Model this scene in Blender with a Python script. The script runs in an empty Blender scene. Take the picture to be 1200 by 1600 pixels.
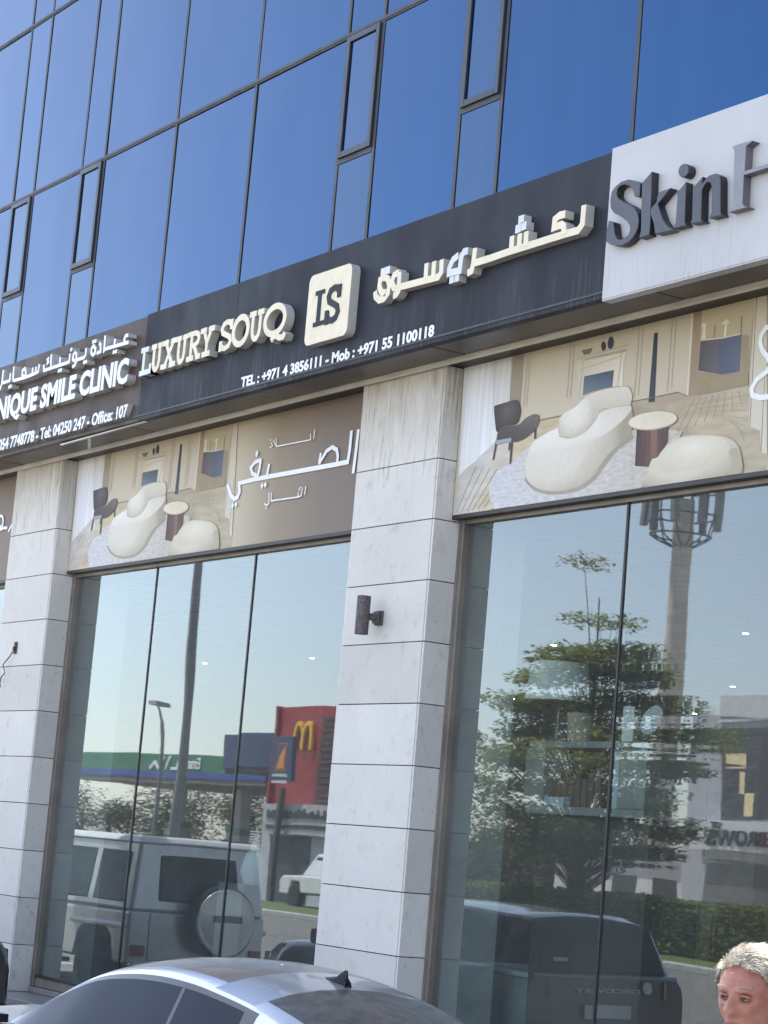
import bpy, bmesh, math, random
from mathutils import Vector, Matrix, noise as mnoise
R = math.radians
random.seed(7)
scene = bpy.context.scene
COL = scene.collection
# ---------------------------------------------------------------- camera
CAMP = Vector((0.0, -8.855, 1.86))
cr = Vector((0.53673164, 0.83962936, 0.08331674)); cu = Vector((0.08244591, -0.15046239, 0.98517193)); cw = Vector((-0.83971532, 0.52190382, 0.14998193))
cam = bpy.data.cameras.new("camera"); camo = bpy.data.objects.new("camera", cam); COL.objects.link(camo)
mw = Matrix((( cr.x, cu.x, -cw.x, CAMP.x), (cr.y, cu.y, -cw.y, CAMP.y), (cr.z, cu.z, -cw.z, CAMP.z), (0, 0, 0, 1)))
camo.matrix_world = mw
cam.sensor_width = 36; cam.sensor_height = 36; cam.sensor_fit = 'AUTO'
cam.lens = 3486 / 1600 * 36
cam.clip_start = 0.1; cam.clip_end = 3000
scene.camera = camo
# ---------------------------------------------------------------- light
SUN_EL = R(62); SUN_DIR = Vector((-0.83, 0.55, 0)).normalized()
sun_v = Vector((SUN_DIR.x*math.cos(SUN_EL), SUN_DIR.y*math.cos(SUN_EL), math.sin(SUN_EL)))
world = bpy.data.worlds.new("World"); scene.world = world; world.use_nodes = True
wn = world.node_tree.nodes; wl = world.node_tree.links; wn.clear()
wo = wn.new('ShaderNodeOutputWorld'); wb = wn.new('ShaderNodeBackground'); sky = wn.new('ShaderNodeTexSky')
sky.sky_type = 'NISHITA'; sky.sun_disc = False; sky.sun_elevation = SUN_EL
sky.sun_rotation = math.atan2(SUN_DIR.x, SUN_DIR.y)
sky.air_density = 1.0; sky.dust_density = 0.4; sky.ozone_density = 3.0
wb.inputs[1].default_value = 0.15
hs = wn.new('ShaderNodeHueSaturation'); hs.inputs['Saturation'].default_value = .62      # hazy Gulf sky
wl.new(sky.outputs[0], hs.inputs['Color']); tn = wn.new('ShaderNodeMix'); tn.data_type = 'RGBA'; tn.blend_type = 'MULTIPLY'; tn.inputs['Factor'].default_value = 1; tn.inputs['B'].default_value = (1.0,.995,1.01,1)
wl.new(hs.outputs[0], tn.inputs['A']); wl.new(tn.outputs['Result'], wb.inputs[0]); wl.new(wb.outputs[0], wo.inputs[0])
sl = bpy.data.lights.new("sun", 'SUN'); sl.energy = 4.8; sl.angle = R(0.53); sl.color = (1.0, 0.95, 0.88)
so = bpy.data.objects.new("sun", sl); COL.objects.link(so); so.rotation_euler = sun_v.to_track_quat('Z', 'Y').to_euler(); so.location = (-20, 5, 40)
scene.view_settings.view_transform = 'Standard'; scene.view_settings.look = 'None'
scene.view_settings.gamma = 1; scene.view_settings.exposure = 1.8
scene.cycles.max_bounces = 10; scene.cycles.transparent_max_bounces = 16; scene.cycles.glossy_bounces = 6
scene.cycles.caustics_reflective = False; scene.cycles.caustics_refractive = False

# ---------------------------------------------------------------- helpers
class MB:
    def __init__(s): s.v = []; s.f = []; s.m = []; s.cur = 0
    def add(s, vs, fs):
        o = len(s.v); s.v += [tuple(p) for p in vs]
        for f in fs: s.f.append(tuple(i+o for i in f)); s.m.append(s.cur)
        return s
    def box(s, x0, x1, y0, y1, z0, z1):
        vs = [(x0,y0,z0),(x1,y0,z0),(x1,y1,z0),(x0,y1,z0),(x0,y0,z1),(x1,y0,z1),(x1,y1,z1),(x0,y1,z1)]
        return s.add(vs, [(0,3,2,1),(4,5,6,7),(0,1,5,4),(1,2,6,5),(2,3,7,6),(3,0,4,7)])
    def hexa(s, vs): return s.add(vs, [(0,3,2,1),(4,5,6,7),(0,1,5,4),(1,2,6,5),(2,3,7,6),(3,0,4,7)])
    def prism(s, pts, y0, y1):            # pts in XZ, extruded along Y
        n = len(pts); vs = [(x,y0,z) for x,z in pts]+[(x,y1,z) for x,z in pts]
        return s.add(vs, [tuple(range(n)), tuple(range(2*n-1,n-1,-1))]+[(i,i+n,(i+1)%n+n,(i+1)%n) for i in range(n)])
    def prismx(s, pts, x0, x1):           # pts in YZ, extruded along X
        n = len(pts); vs = [(x0,y,z) for y,z in pts]+[(x1,y,z) for y,z in pts]
        return s.add(vs, [tuple(range(n)), tuple(range(2*n-1,n-1,-1))]+[(i,i+n,(i+1)%n+n,(i+1)%n) for i in range(n)])
    def prismz(s, pts, z0, z1):
        n = len(pts); vs = [(x,y,z0) for x,y in pts]+[(x,y,z1) for x,y in pts]
        return s.add(vs, [tuple(range(n)), tuple(range(2*n-1,n-1,-1))]+[(i,i+n,(i+1)%n+n,(i+1)%n) for i in range(n)])
    def ribbon(s, pts, w, y0, y1):        # stroke of width w in XZ, extruded along Y
        n = len(pts); closed = n > 3 and math.hypot(pts[0][0]-pts[-1][0], pts[0][1]-pts[-1][1]) < 0.01
        if closed: pts = pts[:-1]; n -= 1
        L = []; Q = []
        for i in range(n):
            if closed: a = pts[i-1]; c = pts[(i+1) % n]
            else: a = pts[max(i-1,0)]; c = pts[min(i+1,n-1)]
            b = pts[i]
            d1 = Vector((b[0]-a[0], b[1]-a[1])); d2 = Vector((c[0]-b[0], c[1]-b[1]))
            if d1.length < 1e-6: d1 = d2
            if d2.length < 1e-6: d2 = d1
            d1 = d1.normalized(); d2 = d2.normalized()
            t = d1+d2
            t = t.normalized() if t.length > 1e-4 else d1
            k = min(1/max(t.dot(d1), .35), 1.5)*w/2
            nx, nz = -t.y*k, t.x*k
            L.append((b[0]+nx, b[1]+nz)); Q.append((b[0]-nx, b[1]-nz))
        vs = [(x,y0,z) for x,z in L]+[(x,y0,z) for x,z in Q]+[(x,y1,z) for x,z in L]+[(x,y1,z) for x,z in Q]
        fs = []
        for i in range(n if closed else n-1):
            j = (i+1) % n
            fs += [(i,j,n+j,n+i),(2*n+i,3*n+i,3*n+j,2*n+j),(i,2*n+i,2*n+j,j),(n+i,n+j,3*n+j,3*n+i)]
        if not closed: fs += [(0,n,3*n,2*n),(n-1,3*n-1,4*n-1,2*n-1)]
        return s.add(vs, fs)
    def tube(s, pts, r, n=8, cap=True):
        pts = [Vector(p) for p in pts]; rs = r if isinstance(r, (list,tuple)) else [r]*len(pts)
        rings = []; up = Vector((0,0,1))
        for i, p in enumerate(pts):
            t = (pts[min(i+1,len(pts)-1)]-pts[max(i-1,0)]).normalized()
            a = t.cross(up)
            if a.length < 1e-3: a = t.cross(Vector((1,0,0)))
            a.normalize(); b = t.cross(a)
            rings.append([p+(a*math.cos(2*math.pi*k/n)+b*math.sin(2*math.pi*k/n))*rs[i] for k in range(n)])
        vs = [q for g in rings for q in g]; fs = []
        for i in range(len(pts)-1):
            for k in range(n): fs.append((i*n+k, i*n+(k+1)%n, (i+1)*n+(k+1)%n, (i+1)*n+k))
        if cap: fs += [tuple(range(n-1,-1,-1)), tuple(range((len(pts)-1)*n, len(pts)*n))]
        return s.add(vs, fs)
    def lathe(s, prof, c, axis='Z', n=24):  # prof: (radius, height)
        vs = []; fs = []
        for r, h in prof:
            for k in range(n):
                a = 2*math.pi*k/n; x, y = r*math.cos(a), r*math.sin(a)
                vs.append({'Z':(c[0]+x,c[1]+y,c[2]+h),'X':(c[0]+h,c[1]+x,c[2]+y),'Y':(c[0]+x,c[1]+h,c[2]+y)}[axis])
        m = len(prof)
        for i in range(m-1):
            for k in range(n): fs.append((i*n+k,i*n+(k+1)%n,(i+1)*n+(k+1)%n,(i+1)*n+k))
        if prof[0][0] > 1e-4: fs.append(tuple(range(n-1,-1,-1)))
        if prof[-1][0] > 1e-4: fs.append(tuple(range((m-1)*n, m*n)))
        return s.add(vs, fs)
    def grid(s, P):                        # P[i][j] points
        a, b = len(P), len(P[0])
        return s.add([q for row in P for q in row], [(i*b+j,i*b+j+1,(i+1)*b+j+1,(i+1)*b+j) for i in range(a-1) for j in range(b-1)])
    def build(s, name, mats, parent=None, smooth=False, bevel=0, M=None, seg=2, weld=False, solid=0):
        me = bpy.data.meshes.new(name)
        me.from_pydata([Vector(p) if M is None else M @ Vector(p) for p in s.v], [], s.f)
        if not isinstance(mats, (list,tuple)): mats = [mats]
        for m in mats: me.materials.append(m)
        me.polygons.foreach_set('material_index', s.m)
        bm = bmesh.new(); bm.from_mesh(me)
        if weld: bmesh.ops.remove_doubles(bm, verts=bm.verts, dist=1e-4)
        bmesh.ops.recalc_face_normals(bm, faces=bm.faces); bm.to_mesh(me); bm.free()
        if smooth:
            me.polygons.foreach_set('use_smooth', [True]*len(me.polygons))
            try: me.set_sharp_from_angle(angle=R(38))
            except Exception: pass
        o = bpy.data.objects.new(name, me); COL.objects.link(o)
        if parent is not None: o.parent = parent
        if bevel:
            b = o.modifiers.new('bevel','BEVEL'); b.width = bevel; b.segments = seg; b.limit_method = 'ANGLE'; b.angle_limit = R(40)
        if solid:
            b = o.modifiers.new('solid','SOLIDIFY'); b.thickness = solid; b.offset = -1
        return o
def tag(o, label=None, cat=None, group=None, kind=None):
    if label: o['label'] = label
    if cat: o['category'] = cat
    if group: o['group'] = group
    if kind: o['kind'] = kind
    return o
def empty(name, label, cat, loc=(0,0,0), rz=0, group=None):
    o = bpy.data.objects.new(name, None); COL.objects.link(o); o.location = loc; o.rotation_euler = (0,0,rz); o.empty_display_size = .2
    return tag(o, label, cat, group)
def copy_tree(o, parent=None):
    c = o.copy(); COL.objects.link(c)
    if parent is not None: c.parent = parent
    for ch in list(o.children): copy_tree(ch, c)
    return c

# ---------------------------------------------------------------- materials
def nodes_of(m): return m.node_tree.nodes, m.node_tree.links
def pm(name, col, rough=.6, metal=0.0, var=.12, scale=4.0, bump=0.0, bscale=40.0, stretch=(1,1,1), coat=0.0, island=0.0, spec=.5, col2=None, emit=0):
    m = bpy.data.materials.new(name); m.use_nodes = True; n, l = nodes_of(m)
    b = n['Principled BSDF']
    b.inputs['Roughness'].default_value = rough; b.inputs['Metallic'].default_value = metal
    b.inputs['Coat Weight'].default_value = coat; b.inputs['Specular IOR Level'].default_value = spec
    tc = n.new('ShaderNodeTexCoord'); mp = n.new('ShaderNodeMapping'); mp.inputs['Scale'].default_value = stretch
    l.new(tc.outputs['Object'], mp.inputs['Vector'])
    nz = n.new('ShaderNodeTexNoise'); nz.inputs['Scale'].default_value = scale; nz.inputs['Detail'].default_value = 6; nz.inputs['Roughness'].default_value = .6
    l.new(mp.outputs[0], nz.inputs['Vector'])
    mx = n.new('ShaderNodeMix'); mx.data_type = 'RGBA'
    c2 = col2 or tuple(max(0, c*(1-2*var)) for c in col); c1 = tuple(min(1, c*(1+var)) for c in col) if not col2 else col
    mx.inputs['A'].default_value = (*c1, 1); mx.inputs['B'].default_value = (*c2, 1)
    mr = n.new('ShaderNodeMapRange'); mr.inputs['From Min'].default_value = .3; mr.inputs['From Max'].default_value = .72
    l.new(nz.outputs['Fac'], mr.inputs['Value']); l.new(mr.outputs[0], mx.inputs['Factor'])
    out = mx.outputs['Result']
    if island:
        g = n.new('ShaderNodeNewGeometry'); m2 = n.new('ShaderNodeMapRange'); m2.inputs['To Min'].default_value = 1-island; m2.inputs['To Max'].default_value = 1+island*.4
        l.new(g.outputs['Random Per Island'], m2.inputs['Value'])
        mm = n.new('ShaderNodeMix'); mm.data_type = 'RGBA'; mm.blend_type = 'MULTIPLY'; mm.inputs['Factor'].default_value = 1
        l.new(out, mm.inputs['A']); l.new(m2.outputs[0], mm.inputs['B']); out = mm.outputs['Result']
    l.new(out, b.inputs['Base Color'])
    if bump:
        nb = n.new('ShaderNodeTexNoise'); nb.inputs['Scale'].default_value = bscale; nb.inputs['Detail'].default_value = 5
        l.new(mp.outputs[0], nb.inputs['Vector'])
        bp = n.new('ShaderNodeBump'); bp.inputs['Strength'].default_value = bump; bp.inputs['Distance'].default_value = .01
        l.new(nb.outputs['Fac'], bp.inputs['Height']); l.new(bp.outputs[0], b.inputs['Normal'])
    rr = n.new('ShaderNodeMapRange'); rr.inputs['To Min'].default_value = max(.02, rough-.06); rr.inputs['To Max'].default_value = min(1, rough+.08)
    l.new(nz.outputs['Fac'], rr.inputs['Value']); l.new(rr.outputs[0], b.inputs['Roughness'])
    if emit:
        b.inputs['Emission Color'].default_value = (*col, 1); b.inputs['Emission Strength'].default_value = emit
    return m

def stone_mat():
    m = bpy.data.materials.new('limestone_cladding'); m.use_nodes = True; n, l = nodes_of(m); b = n['Principled BSDF']
    b.inputs['Roughness'].default_value = .75; b.inputs['Specular IOR Level'].default_value = .25
    g = n.new('ShaderNodeNewGeometry'); sx = n.new('ShaderNodeSeparateXYZ'); l.new(g.outputs['Position'], sx.inputs[0])
    def noise(scale, st=(1,1,1), det=6, rough=.6):
        mp = n.new('ShaderNodeMapping'); mp.inputs['Scale'].default_value = st; l.new(g.outputs['Position'], mp.inputs['Vector'])
        t = n.new('ShaderNodeTexNoise'); t.inputs['Scale'].default_value = scale; t.inputs['Detail'].default_value = det; t.inputs['Roughness'].default_value = rough
        l.new(mp.outputs[0], t.inputs['Vector']); return t.outputs['Fac']
    def mr(v, a, c, d=0.0, e=1.0):
        t = n.new('ShaderNodeMapRange'); t.inputs['From Min'].default_value = a; t.inputs['From Max'].default_value = c; t.inputs['To Min'].default_value = d; t.inputs['To Max'].default_value = e
        l.new(v, t.inputs['Value']); return t.outputs[0]
    def mul(a, c):
        t = n.new('ShaderNodeMath'); t.operation = 'MULTIPLY'; l.new(a, t.inputs[0]); l.new(c, t.inputs[1]); return t.outputs[0]
    def mix(f, a, c, mode='MIX'):
        t = n.new('ShaderNodeMix'); t.data_type = 'RGBA'; t.blend_type = mode
        if isinstance(f, float): t.inputs['Factor'].default_value = f
        else: l.new(f, t.inputs['Factor'])
        for k, q in (('A',a),('B',c)):
            if isinstance(q, tuple): t.inputs[k].default_value = (*q,1)
            else: l.new(q, t.inputs[k])
        return t.outputs['Result']
    c = mix(mr(noise(1.6), .3, .7), (.73,.695,.645), (.62,.59,.545))
    c = mix(mr(noise(55, det=3), .35, .7), c, (.675,.66,.635))
    isl = mr(g.outputs['Random Per Island'], 0, 1, .83, 1.05)
    c = mix(1.0, c, isl, 'MULTIPLY')
    # blotchy dark spots and worn flecks
    c = mix(mr(noise(3.2, (1,1,1.6), 8, .72), .56, .66, 0, .35), c, (.55,.52,.47))
    c = mix(mul(mr(noise(9, (1,1,.8), 8, .75), .545, .68), mr(noise(1.3), .42, .62, 0, .75)), c, (.33,.315,.30))
    c = mix(mr(noise(38, (1,1,.5), 3), .655, .71, 0, .6), c, (.27,.25,.235))
    # rain stains running down from the fascia (top 1 m), yellowish grey
    top = mr(sx.outputs[2], 4.75, 5.35)
    strk = mr(noise(2.6, (2.2,2.2,.6), 7, .7), .36, .58)
    c = mix(mul(top, mul(strk, mr(noise(1.1,(1,1,.5)), .2, .5, .45, .85))), c, (.42,.375,.30))
    strk2 = mr(noise(9.0, (4,4,.22), 4), .56, .66, 0, .7)
    c = mix(mul(mr(sx.outputs[2], 4.3, 4.95), strk2), c, (.20,.185,.16))
    # dirt splash near the ground
    c = mix(mul(mr(sx.outputs[2], .62, .22), mr(noise(6), .3, .7, .15, .7)), c, (.34,.31,.27))
    l.new(c, b.inputs['Base Color'])
    bp = n.new('ShaderNodeBump'); bp.inputs['Strength'].default_value = .25; bp.inputs['Distance'].default_value = .006
    l.new(noise(60, det=4), bp.inputs['Height']); l.new(bp.outputs[0], b.inputs['Normal'])
    return m

def streaked(name, col, dirt, rough=.45, zlo=5.45, zhi=6.45, amount=.5, seamdark=0):
    """painted sheet metal with fine vertical rain streaks along its lower edge"""
    m = bpy.data.materials.new(name); m.use_nodes = True; n, l = nodes_of(m); b = n['Principled BSDF']
    b.inputs['Roughness'].default_value = rough; b.inputs['Specular IOR Level'].default_value = .2
    g = n.new('ShaderNodeNewGeometry'); sx = n.new('ShaderNodeSeparateXYZ'); l.new(g.outputs['Position'], sx.inputs[0])
    def noise(scale, st, det=5):
        mp = n.new('ShaderNodeMapping'); mp.inputs['Scale'].default_value = st; l.new(g.outputs['Position'], mp.inputs['Vector'])
        t = n.new('ShaderNodeTexNoise'); t.inputs['Scale'].default_value = scale; t.inputs['Detail'].default_value = det; l.new(mp.outputs[0], t.inputs['Vector']); return t.outputs['Fac']
    def mr(v, a, c, d=0.0, e=1.0):
        t = n.new('ShaderNodeMapRange'); t.inputs['From Min'].default_value = a; t.inputs['From Max'].default_value = c; t.inputs['To Min'].default_value = d; t.inputs['To Max'].default_value = e
        l.new(v, t.inputs['Value']); return t.outputs[0]
    def mul(a, c):
        t = n.new('ShaderNodeMath'); t.operation = 'MULTIPLY'; l.new(a, t.inputs[0]); l.new(c, t.inputs[1]); return t.outputs[0]
    def mix(f, a, c):
        t = n.new('ShaderNodeMix'); t.data_type = 'RGBA'; l.new(f, t.inputs['Factor'])
        for k, q in (('A',a),('B',c)):
            if isinstance(q, tuple): t.inputs[k].default_value = (*q,1)
            else: l.new(q, t.inputs[k])
        return t.outputs['Result']
    c = mix(mr(noise(1.5,(1,1,1)), .3, .7), tuple(x*1.05 for x in col), tuple(x*.93 for x in col))
    low = mr(sx.outputs[2], zlo+.45, zlo)
    c = mix(mul(mul(low, mr(noise(14,(3,3,.18),4), .54, .68)), mr(noise(2,(1,1,.3)), .3, .6, .3, amount+.3)), c, dirt)
    c = mix(mr(noise(5,(1.5,1.5,.6),8), .66, .8, 0, amount*.6), c, dirt)
    l.new(c, b.inputs['Base Color'])
    r = mr(noise(3,(1,1,.4)), .3, .7, rough-.08, rough+.12); l.new(r, b.inputs['Roughness'])
    nb = n.new('ShaderNodeBump'); nb.inputs['Strength'].default_value = .06; nb.inputs['Distance'].default_value = .05
    l.new(noise(1.1,(1,1,1),2), nb.inputs['Height']); l.new(nb.outputs[0], b.inputs['Normal'])
    return m

def glass_mat(name, refl, tint, gl=(1,1,1), rough=0.0, wav=0.0015):
    m = bpy.data.materials.new(name); m.use_nodes = True; n, l = nodes_of(m); n.clear()
    o = n.new('ShaderNodeOutputMaterial'); mx = n.new('ShaderNodeMixShader'); tr = n.new('ShaderNodeBsdfTransparent'); gs = n.new('ShaderNodeBsdfGlossy')
    tr.inputs[0].default_value = (*tint,1); gs.inputs['Color'].default_value = (*gl,1); gs.inputs['Roughness'].default_value = rough
    lw = n.new('ShaderNodeLayerWeight'); lw.inputs[0].default_value = .5
    pw = n.new('ShaderNodeMath'); pw.operation = 'POWER'; pw.inputs[1].default_value = 3; l.new(lw.outputs['Facing'], pw.inputs[0])
    ad = n.new('ShaderNodeMath'); ad.operation = 'MULTIPLY_ADD'; ad.use_clamp = True; ad.inputs[1].default_value = .6; ad.inputs[2].default_value = refl
    l.new(pw.outputs[0], ad.inputs[0]); l.new(ad.outputs[0], mx.inputs[0])
    l.new(tr.outputs[0], mx.inputs[1]); l.new(gs.outputs[0], mx.inputs[2]); df = n.new('ShaderNodeBsdfDiffuse'); df.inputs[0].default_value = (.62,.64,.64,1)      # dust film on the pane
    g = n.new('ShaderNodeNewGeometry'); dn = n.new('ShaderNodeTexNoise'); dn.inputs['Scale'].default_value = 1.2; dn.inputs['Detail'].default_value = 6; l.new(g.outputs['Position'], dn.inputs['Vector'])
    dr = n.new('ShaderNodeMapRange'); dr.inputs['From Min'].default_value = .3; dr.inputs['From Max'].default_value = .7; dr.inputs['To Min'].default_value = .028; dr.inputs['To Max'].default_value = .058; l.new(dn.outputs['Fac'], dr.inputs['Value'])
    dm = n.new('ShaderNodeMixShader'); l.new(dr.outputs[0], dm.inputs[0]); l.new(mx.outputs[0], dm.inputs[1]); l.new(df.outputs[0], dm.inputs[2]); l.new(dm.outputs[0], o.inputs[0])
    if wav:
        tc = n.new('ShaderNodeTexCoord'); nz = n.new('ShaderNodeTexNoise'); nz.inputs['Scale'].default_value = .9; nz.inputs['Detail'].default_value = 1
        l.new(tc.outputs['Object'], nz.inputs['Vector'])
        bp = n.new('ShaderNodeBump'); bp.inputs['Strength'].default_value = 1; bp.inputs['Distance'].default_value = wav
        l.new(nz.outputs['Fac'], bp.inputs['Height']); l.new(bp.outputs[0], gs.inputs['Normal'])
    return m

M = {}
M['stone'] = stone_mat()
M['joint'] = pm('dark_joint', (.07,.065,.06), .9)
M['granite'] = pm('grey_granite', (.26,.25,.245), .35, scale=60, var=.3, island=.05)
M['fascia'] = streaked('charcoal_fascia_paint', (.018,.020,.029), (.08,.083,.095), .55)
M['brownfascia'] = streaked('brown_fascia_paint', (.075,.055,.047), (.13,.118,.112), .5, amount=.35)
M['whitefascia'] = streaked('white_fascia_paint', (.485,.485,.50), (.35,.34,.325), .45, amount=.45)
M['soffit'] = pm('dark_brown_soffit_metal', (.070,.056,.046), .4, .3, scale=2)
M['recess'] = pm('dark_recess_metal', (.030,.026,.023), .5, scale=3)
M['rail'] = pm('cream_aluminium_rail', (.60,.565,.50), .4, .2, scale=8, stretch=(.4,3,3))
M['alu'] = pm('weathered_bronze_aluminium', (.24,.21,.185), .45, .35, scale=3, var=.15)
M['gasket'] = pm('black_gasket', (.018,.018,.02), .5)
M['mullion'] = pm('grey_silicone_joint', (.042,.042,.05), .55, scale=3, var=.2)
M['ventframe'] = pm('dark_vent_frame', (.035,.04,.058), .4, .3)
def curtain_glass(name, col, rough, wav):
    m = bpy.data.materials.new(name); m.use_nodes = True; n, l = nodes_of(m); b = n['Principled BSDF']
    b.inputs['Metallic'].default_value = 1.0; b.inputs['Roughness'].default_value = rough
    g = n.new('ShaderNodeNewGeometry'); mp = n.new('ShaderNodeMapping'); mp.inputs['Scale'].default_value = (1.6,1,.12); l.new(g.outputs['Position'], mp.inputs['Vector'])
    nz = n.new('ShaderNodeTexNoise'); nz.inputs['Scale'].default_value = 1.3; nz.inputs['Detail'].default_value = 4; l.new(mp.outputs[0], nz.inputs['Vector'])
    rp = n.new('ShaderNodeMapRange'); rp.inputs['From Min'].default_value = .3; rp.inputs['From Max'].default_value = .75; l.new(nz.outputs['Fac'], rp.inputs['Value'])
    mx = n.new('ShaderNodeMix'); mx.data_type = 'RGBA'; mx.inputs['A'].default_value = (*col,1); mx.inputs['B'].default_value = (*[c*1.05+.003 for c in col],1)
    l.new(rp.outputs[0], mx.inputs['Factor'])
    oi = n.new('ShaderNodeObjectInfo'); m2 = n.new('ShaderNodeMapRange'); m2.inputs['To Min'].default_value = .95; m2.inputs['To Max'].default_value = 1.05; l.new(oi.outputs['Random'], m2.inputs['Value'])
    mm = n.new('ShaderNodeMix'); mm.data_type = 'RGBA'; mm.blend_type = 'MULTIPLY'; mm.inputs['Factor'].default_value = 1
    l.new(mx.outputs['Result'], mm.inputs['A']); l.new(m2.outputs[0], mm.inputs['B']); l.new(mm.outputs['Result'], b.inputs['Base Color'])
    n2 = n.new('ShaderNodeTexNoise'); n2.inputs['Scale'].default_value = .7; n2.inputs['Detail'].default_value = 1; l.new(g.outputs['Position'], n2.inputs['Vector'])
    bp = n.new('ShaderNodeBump'); bp.inputs['Strength'].default_value = 1; bp.inputs['Distance'].default_value = wav
    l.new(n2.outputs['Fac'], bp.inputs['Height']); l.new(bp.outputs[0], b.inputs['Normal'])
    return m
M['blue'] = curtain_glass('blue_mirror_glass', (.025,.065,.140), .05, .008)
M['bluepale'] = curtain_glass('pale_blue_mirror_glass', (.042,.078,.140), .10, .008)
M['shopglass'] = glass_mat('shop_window_glass', .135, (.70,.78,.77), (.87,.94,.97), rough=.012, wav=0)
M['cream'] = pm('cream_letter_paint', (.72,.635,.47), .45, scale=9, var=.05)
M['creamside'] = pm('pale_letter_return', (.46,.45,.41), .5, scale=9, var=.08)
M['greyletter'] = pm('faded_letter_face', (.58,.61,.66), .4, scale=9, var=.05)
M['whiteletter'] = pm('white_letter_paint', (.78,.80,.83), .4, scale=9, var=.05)
M['greyside'] = pm('grey_letter_return', (.47,.46,.46), .5, scale=20, var=.15)
M['vinyl'] = pm('white_vinyl', (.80,.81,.84), .4, scale=9, var=.03)
M['charletter'] = pm('charcoal_letter_face', (.050,.052,.066), .4, scale=9, var=.08)
M['charside'] = pm('black_letter_return', (.022,.022,.028), .4, scale=9, var=.1)
M['greyH'] = pm('mid_grey_letter_face', (.21,.21,.235), .4, scale=9, var=.05)
M['asphalt'] = pm('asphalt', (.15,.143,.132), .9, scale=3, var=.2, bump=.4, bscale=90)
M['paver'] = pm('concrete_paver', (.30,.285,.26), .85, scale=5, var=.15, bump=.2, bscale=50)
M['sand'] = pm('pale_sandy_ground', (.36,.31,.25), .95, scale=.4, var=.2)
M['grass'] = pm('lawn_grass', (.10,.14,.035), .9, scale=25, var=.4, bump=.6, bscale=80)
M['whitepaint'] = pm('white_road_paint', (.7,.7,.68), .7, scale=12, var=.1)
M['kerb'] = pm('kerb_concrete', (.42,.41,.39), .85, scale=6)
AR1=[[(-13.832,5.96),(-13.818,5.917),(-13.76,5.879),(-13.694,5.88),(-13.648,5.913),(-13.639,5.976),(-13.665,6.025),(-13.72,6.049),(-13.774,6.036),(-13.776,5.983),(-13.74,5.936),(-13.679,5.922)],[(-13.514,6.051),(-13.58,6.04),(-13.607,5.995),(-13.572,5.942),(-13.512,5.926)],[(-13.507,6.05),(-13.503,5.96),(-13.502,5.904),(-13.527,5.884),(-13.57,5.879)],[(-13.496,5.933),(-12.979,5.919),(-12.946,5.949),(-12.953,6.043)],[(-13.145,5.926),(-13.147,6.051)],[(-13.046,5.924),(-13.049,6.047)],[(-12.623,6.044),(-12.669,6.047),(-12.701,6.018),(-12.708,5.918),(-12.842,5.921),(-12.843,5.962),(-12.804,6.013),(-12.74,6.033)],[(-12.534,6.048),(-12.543,5.939),(-12.556,5.888),(-12.607,5.879)],[(-12.536,5.938),(-12.388,5.939),(-12.388,5.937),(-12.117,5.944),(-11.482,5.946),(-11.348,5.943),(-11.306,5.976),(-11.303,6.105)],[(-12.091,5.943),(-12.093,6.049)],[(-12.001,5.946),(-12.001,6.048)],[(-11.926,5.942),(-11.926,6.049)],[(-11.498,6.083),(-11.561,6.086),(-11.61,6.069),(-11.614,6.014),(-11.534,6.018),(-11.504,5.999),(-11.494,5.945)]]
AR1D=[(-13.742,6.093),(-13.68,6.095),(-12.804,5.872),(-12.747,5.872),(-12.01,6.15),(-12.038,6.091),(-11.977,6.097)]
AR2=[[(-18.037,6.265),(-18.092,6.268),(-18.113,6.244),(-18.091,6.199)],[(-18.015,6.197),(-18.496,6.206),(-18.527,6.19),(-18.527,6.234),(-18.537,6.339)],[(-18.31,6.274),(-18.31,6.196)],[(-18.652,6.281),(-18.611,6.261),(-18.603,6.195),(-18.681,6.19)],[(-18.772,6.277),(-18.808,6.254),(-18.804,6.214),(-18.762,6.184),(-18.72,6.196),(-18.718,6.24),(-18.772,6.277)],[(-19.16,6.274),(-19.209,6.256),(-19.215,6.211),(-19.158,6.183)],[(-19.142,6.269),(-19.123,6.175),(-19.147,6.142),(-19.205,6.135)],[(-19.126,6.19),(-18.943,6.189),(-18.924,6.214),(-18.93,6.277)],[(-19.287,6.276),(-19.288,6.195),(-19.471,6.193),(-19.875,6.192),(-19.891,6.253)],[(-19.506,6.274),(-19.503,6.191)],[(-19.727,6.334),(-19.71,6.195)],[(-19.775,6.303),(-19.813,6.293),(-19.776,6.265),(-19.817,6.248)],[(-19.996,6.274),(-20.007,6.198),(-20.074,6.192),(-20.322,6.184),(-20.61,6.19)],[(-20.069,6.258),(-20.071,6.191)],[(-20.147,6.26),(-20.147,6.189)],[(-20.355,6.279),(-20.402,6.26),(-20.395,6.22),(-20.339,6.189),(-20.306,6.214),(-20.322,6.255),(-20.355,6.279)],[(-20.634,6.338),(-20.618,6.188)],[(-20.702,6.278),(-20.703,6.203),(-20.899,6.203)],[(-20.899,6.342),(-20.899,6.203),(-20.926,6.153),(-20.973,6.143)]]
AR2D=[(-18.314,6.148),(-18.265,6.149),(-18.794,6.319),(-18.743,6.317),(-18.952,6.144),(-18.908,6.144),(-19.282,6.316),(-19.524,6.141),(-19.473,6.143),(-20.727,6.143),(-20.687,6.145)]
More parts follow.
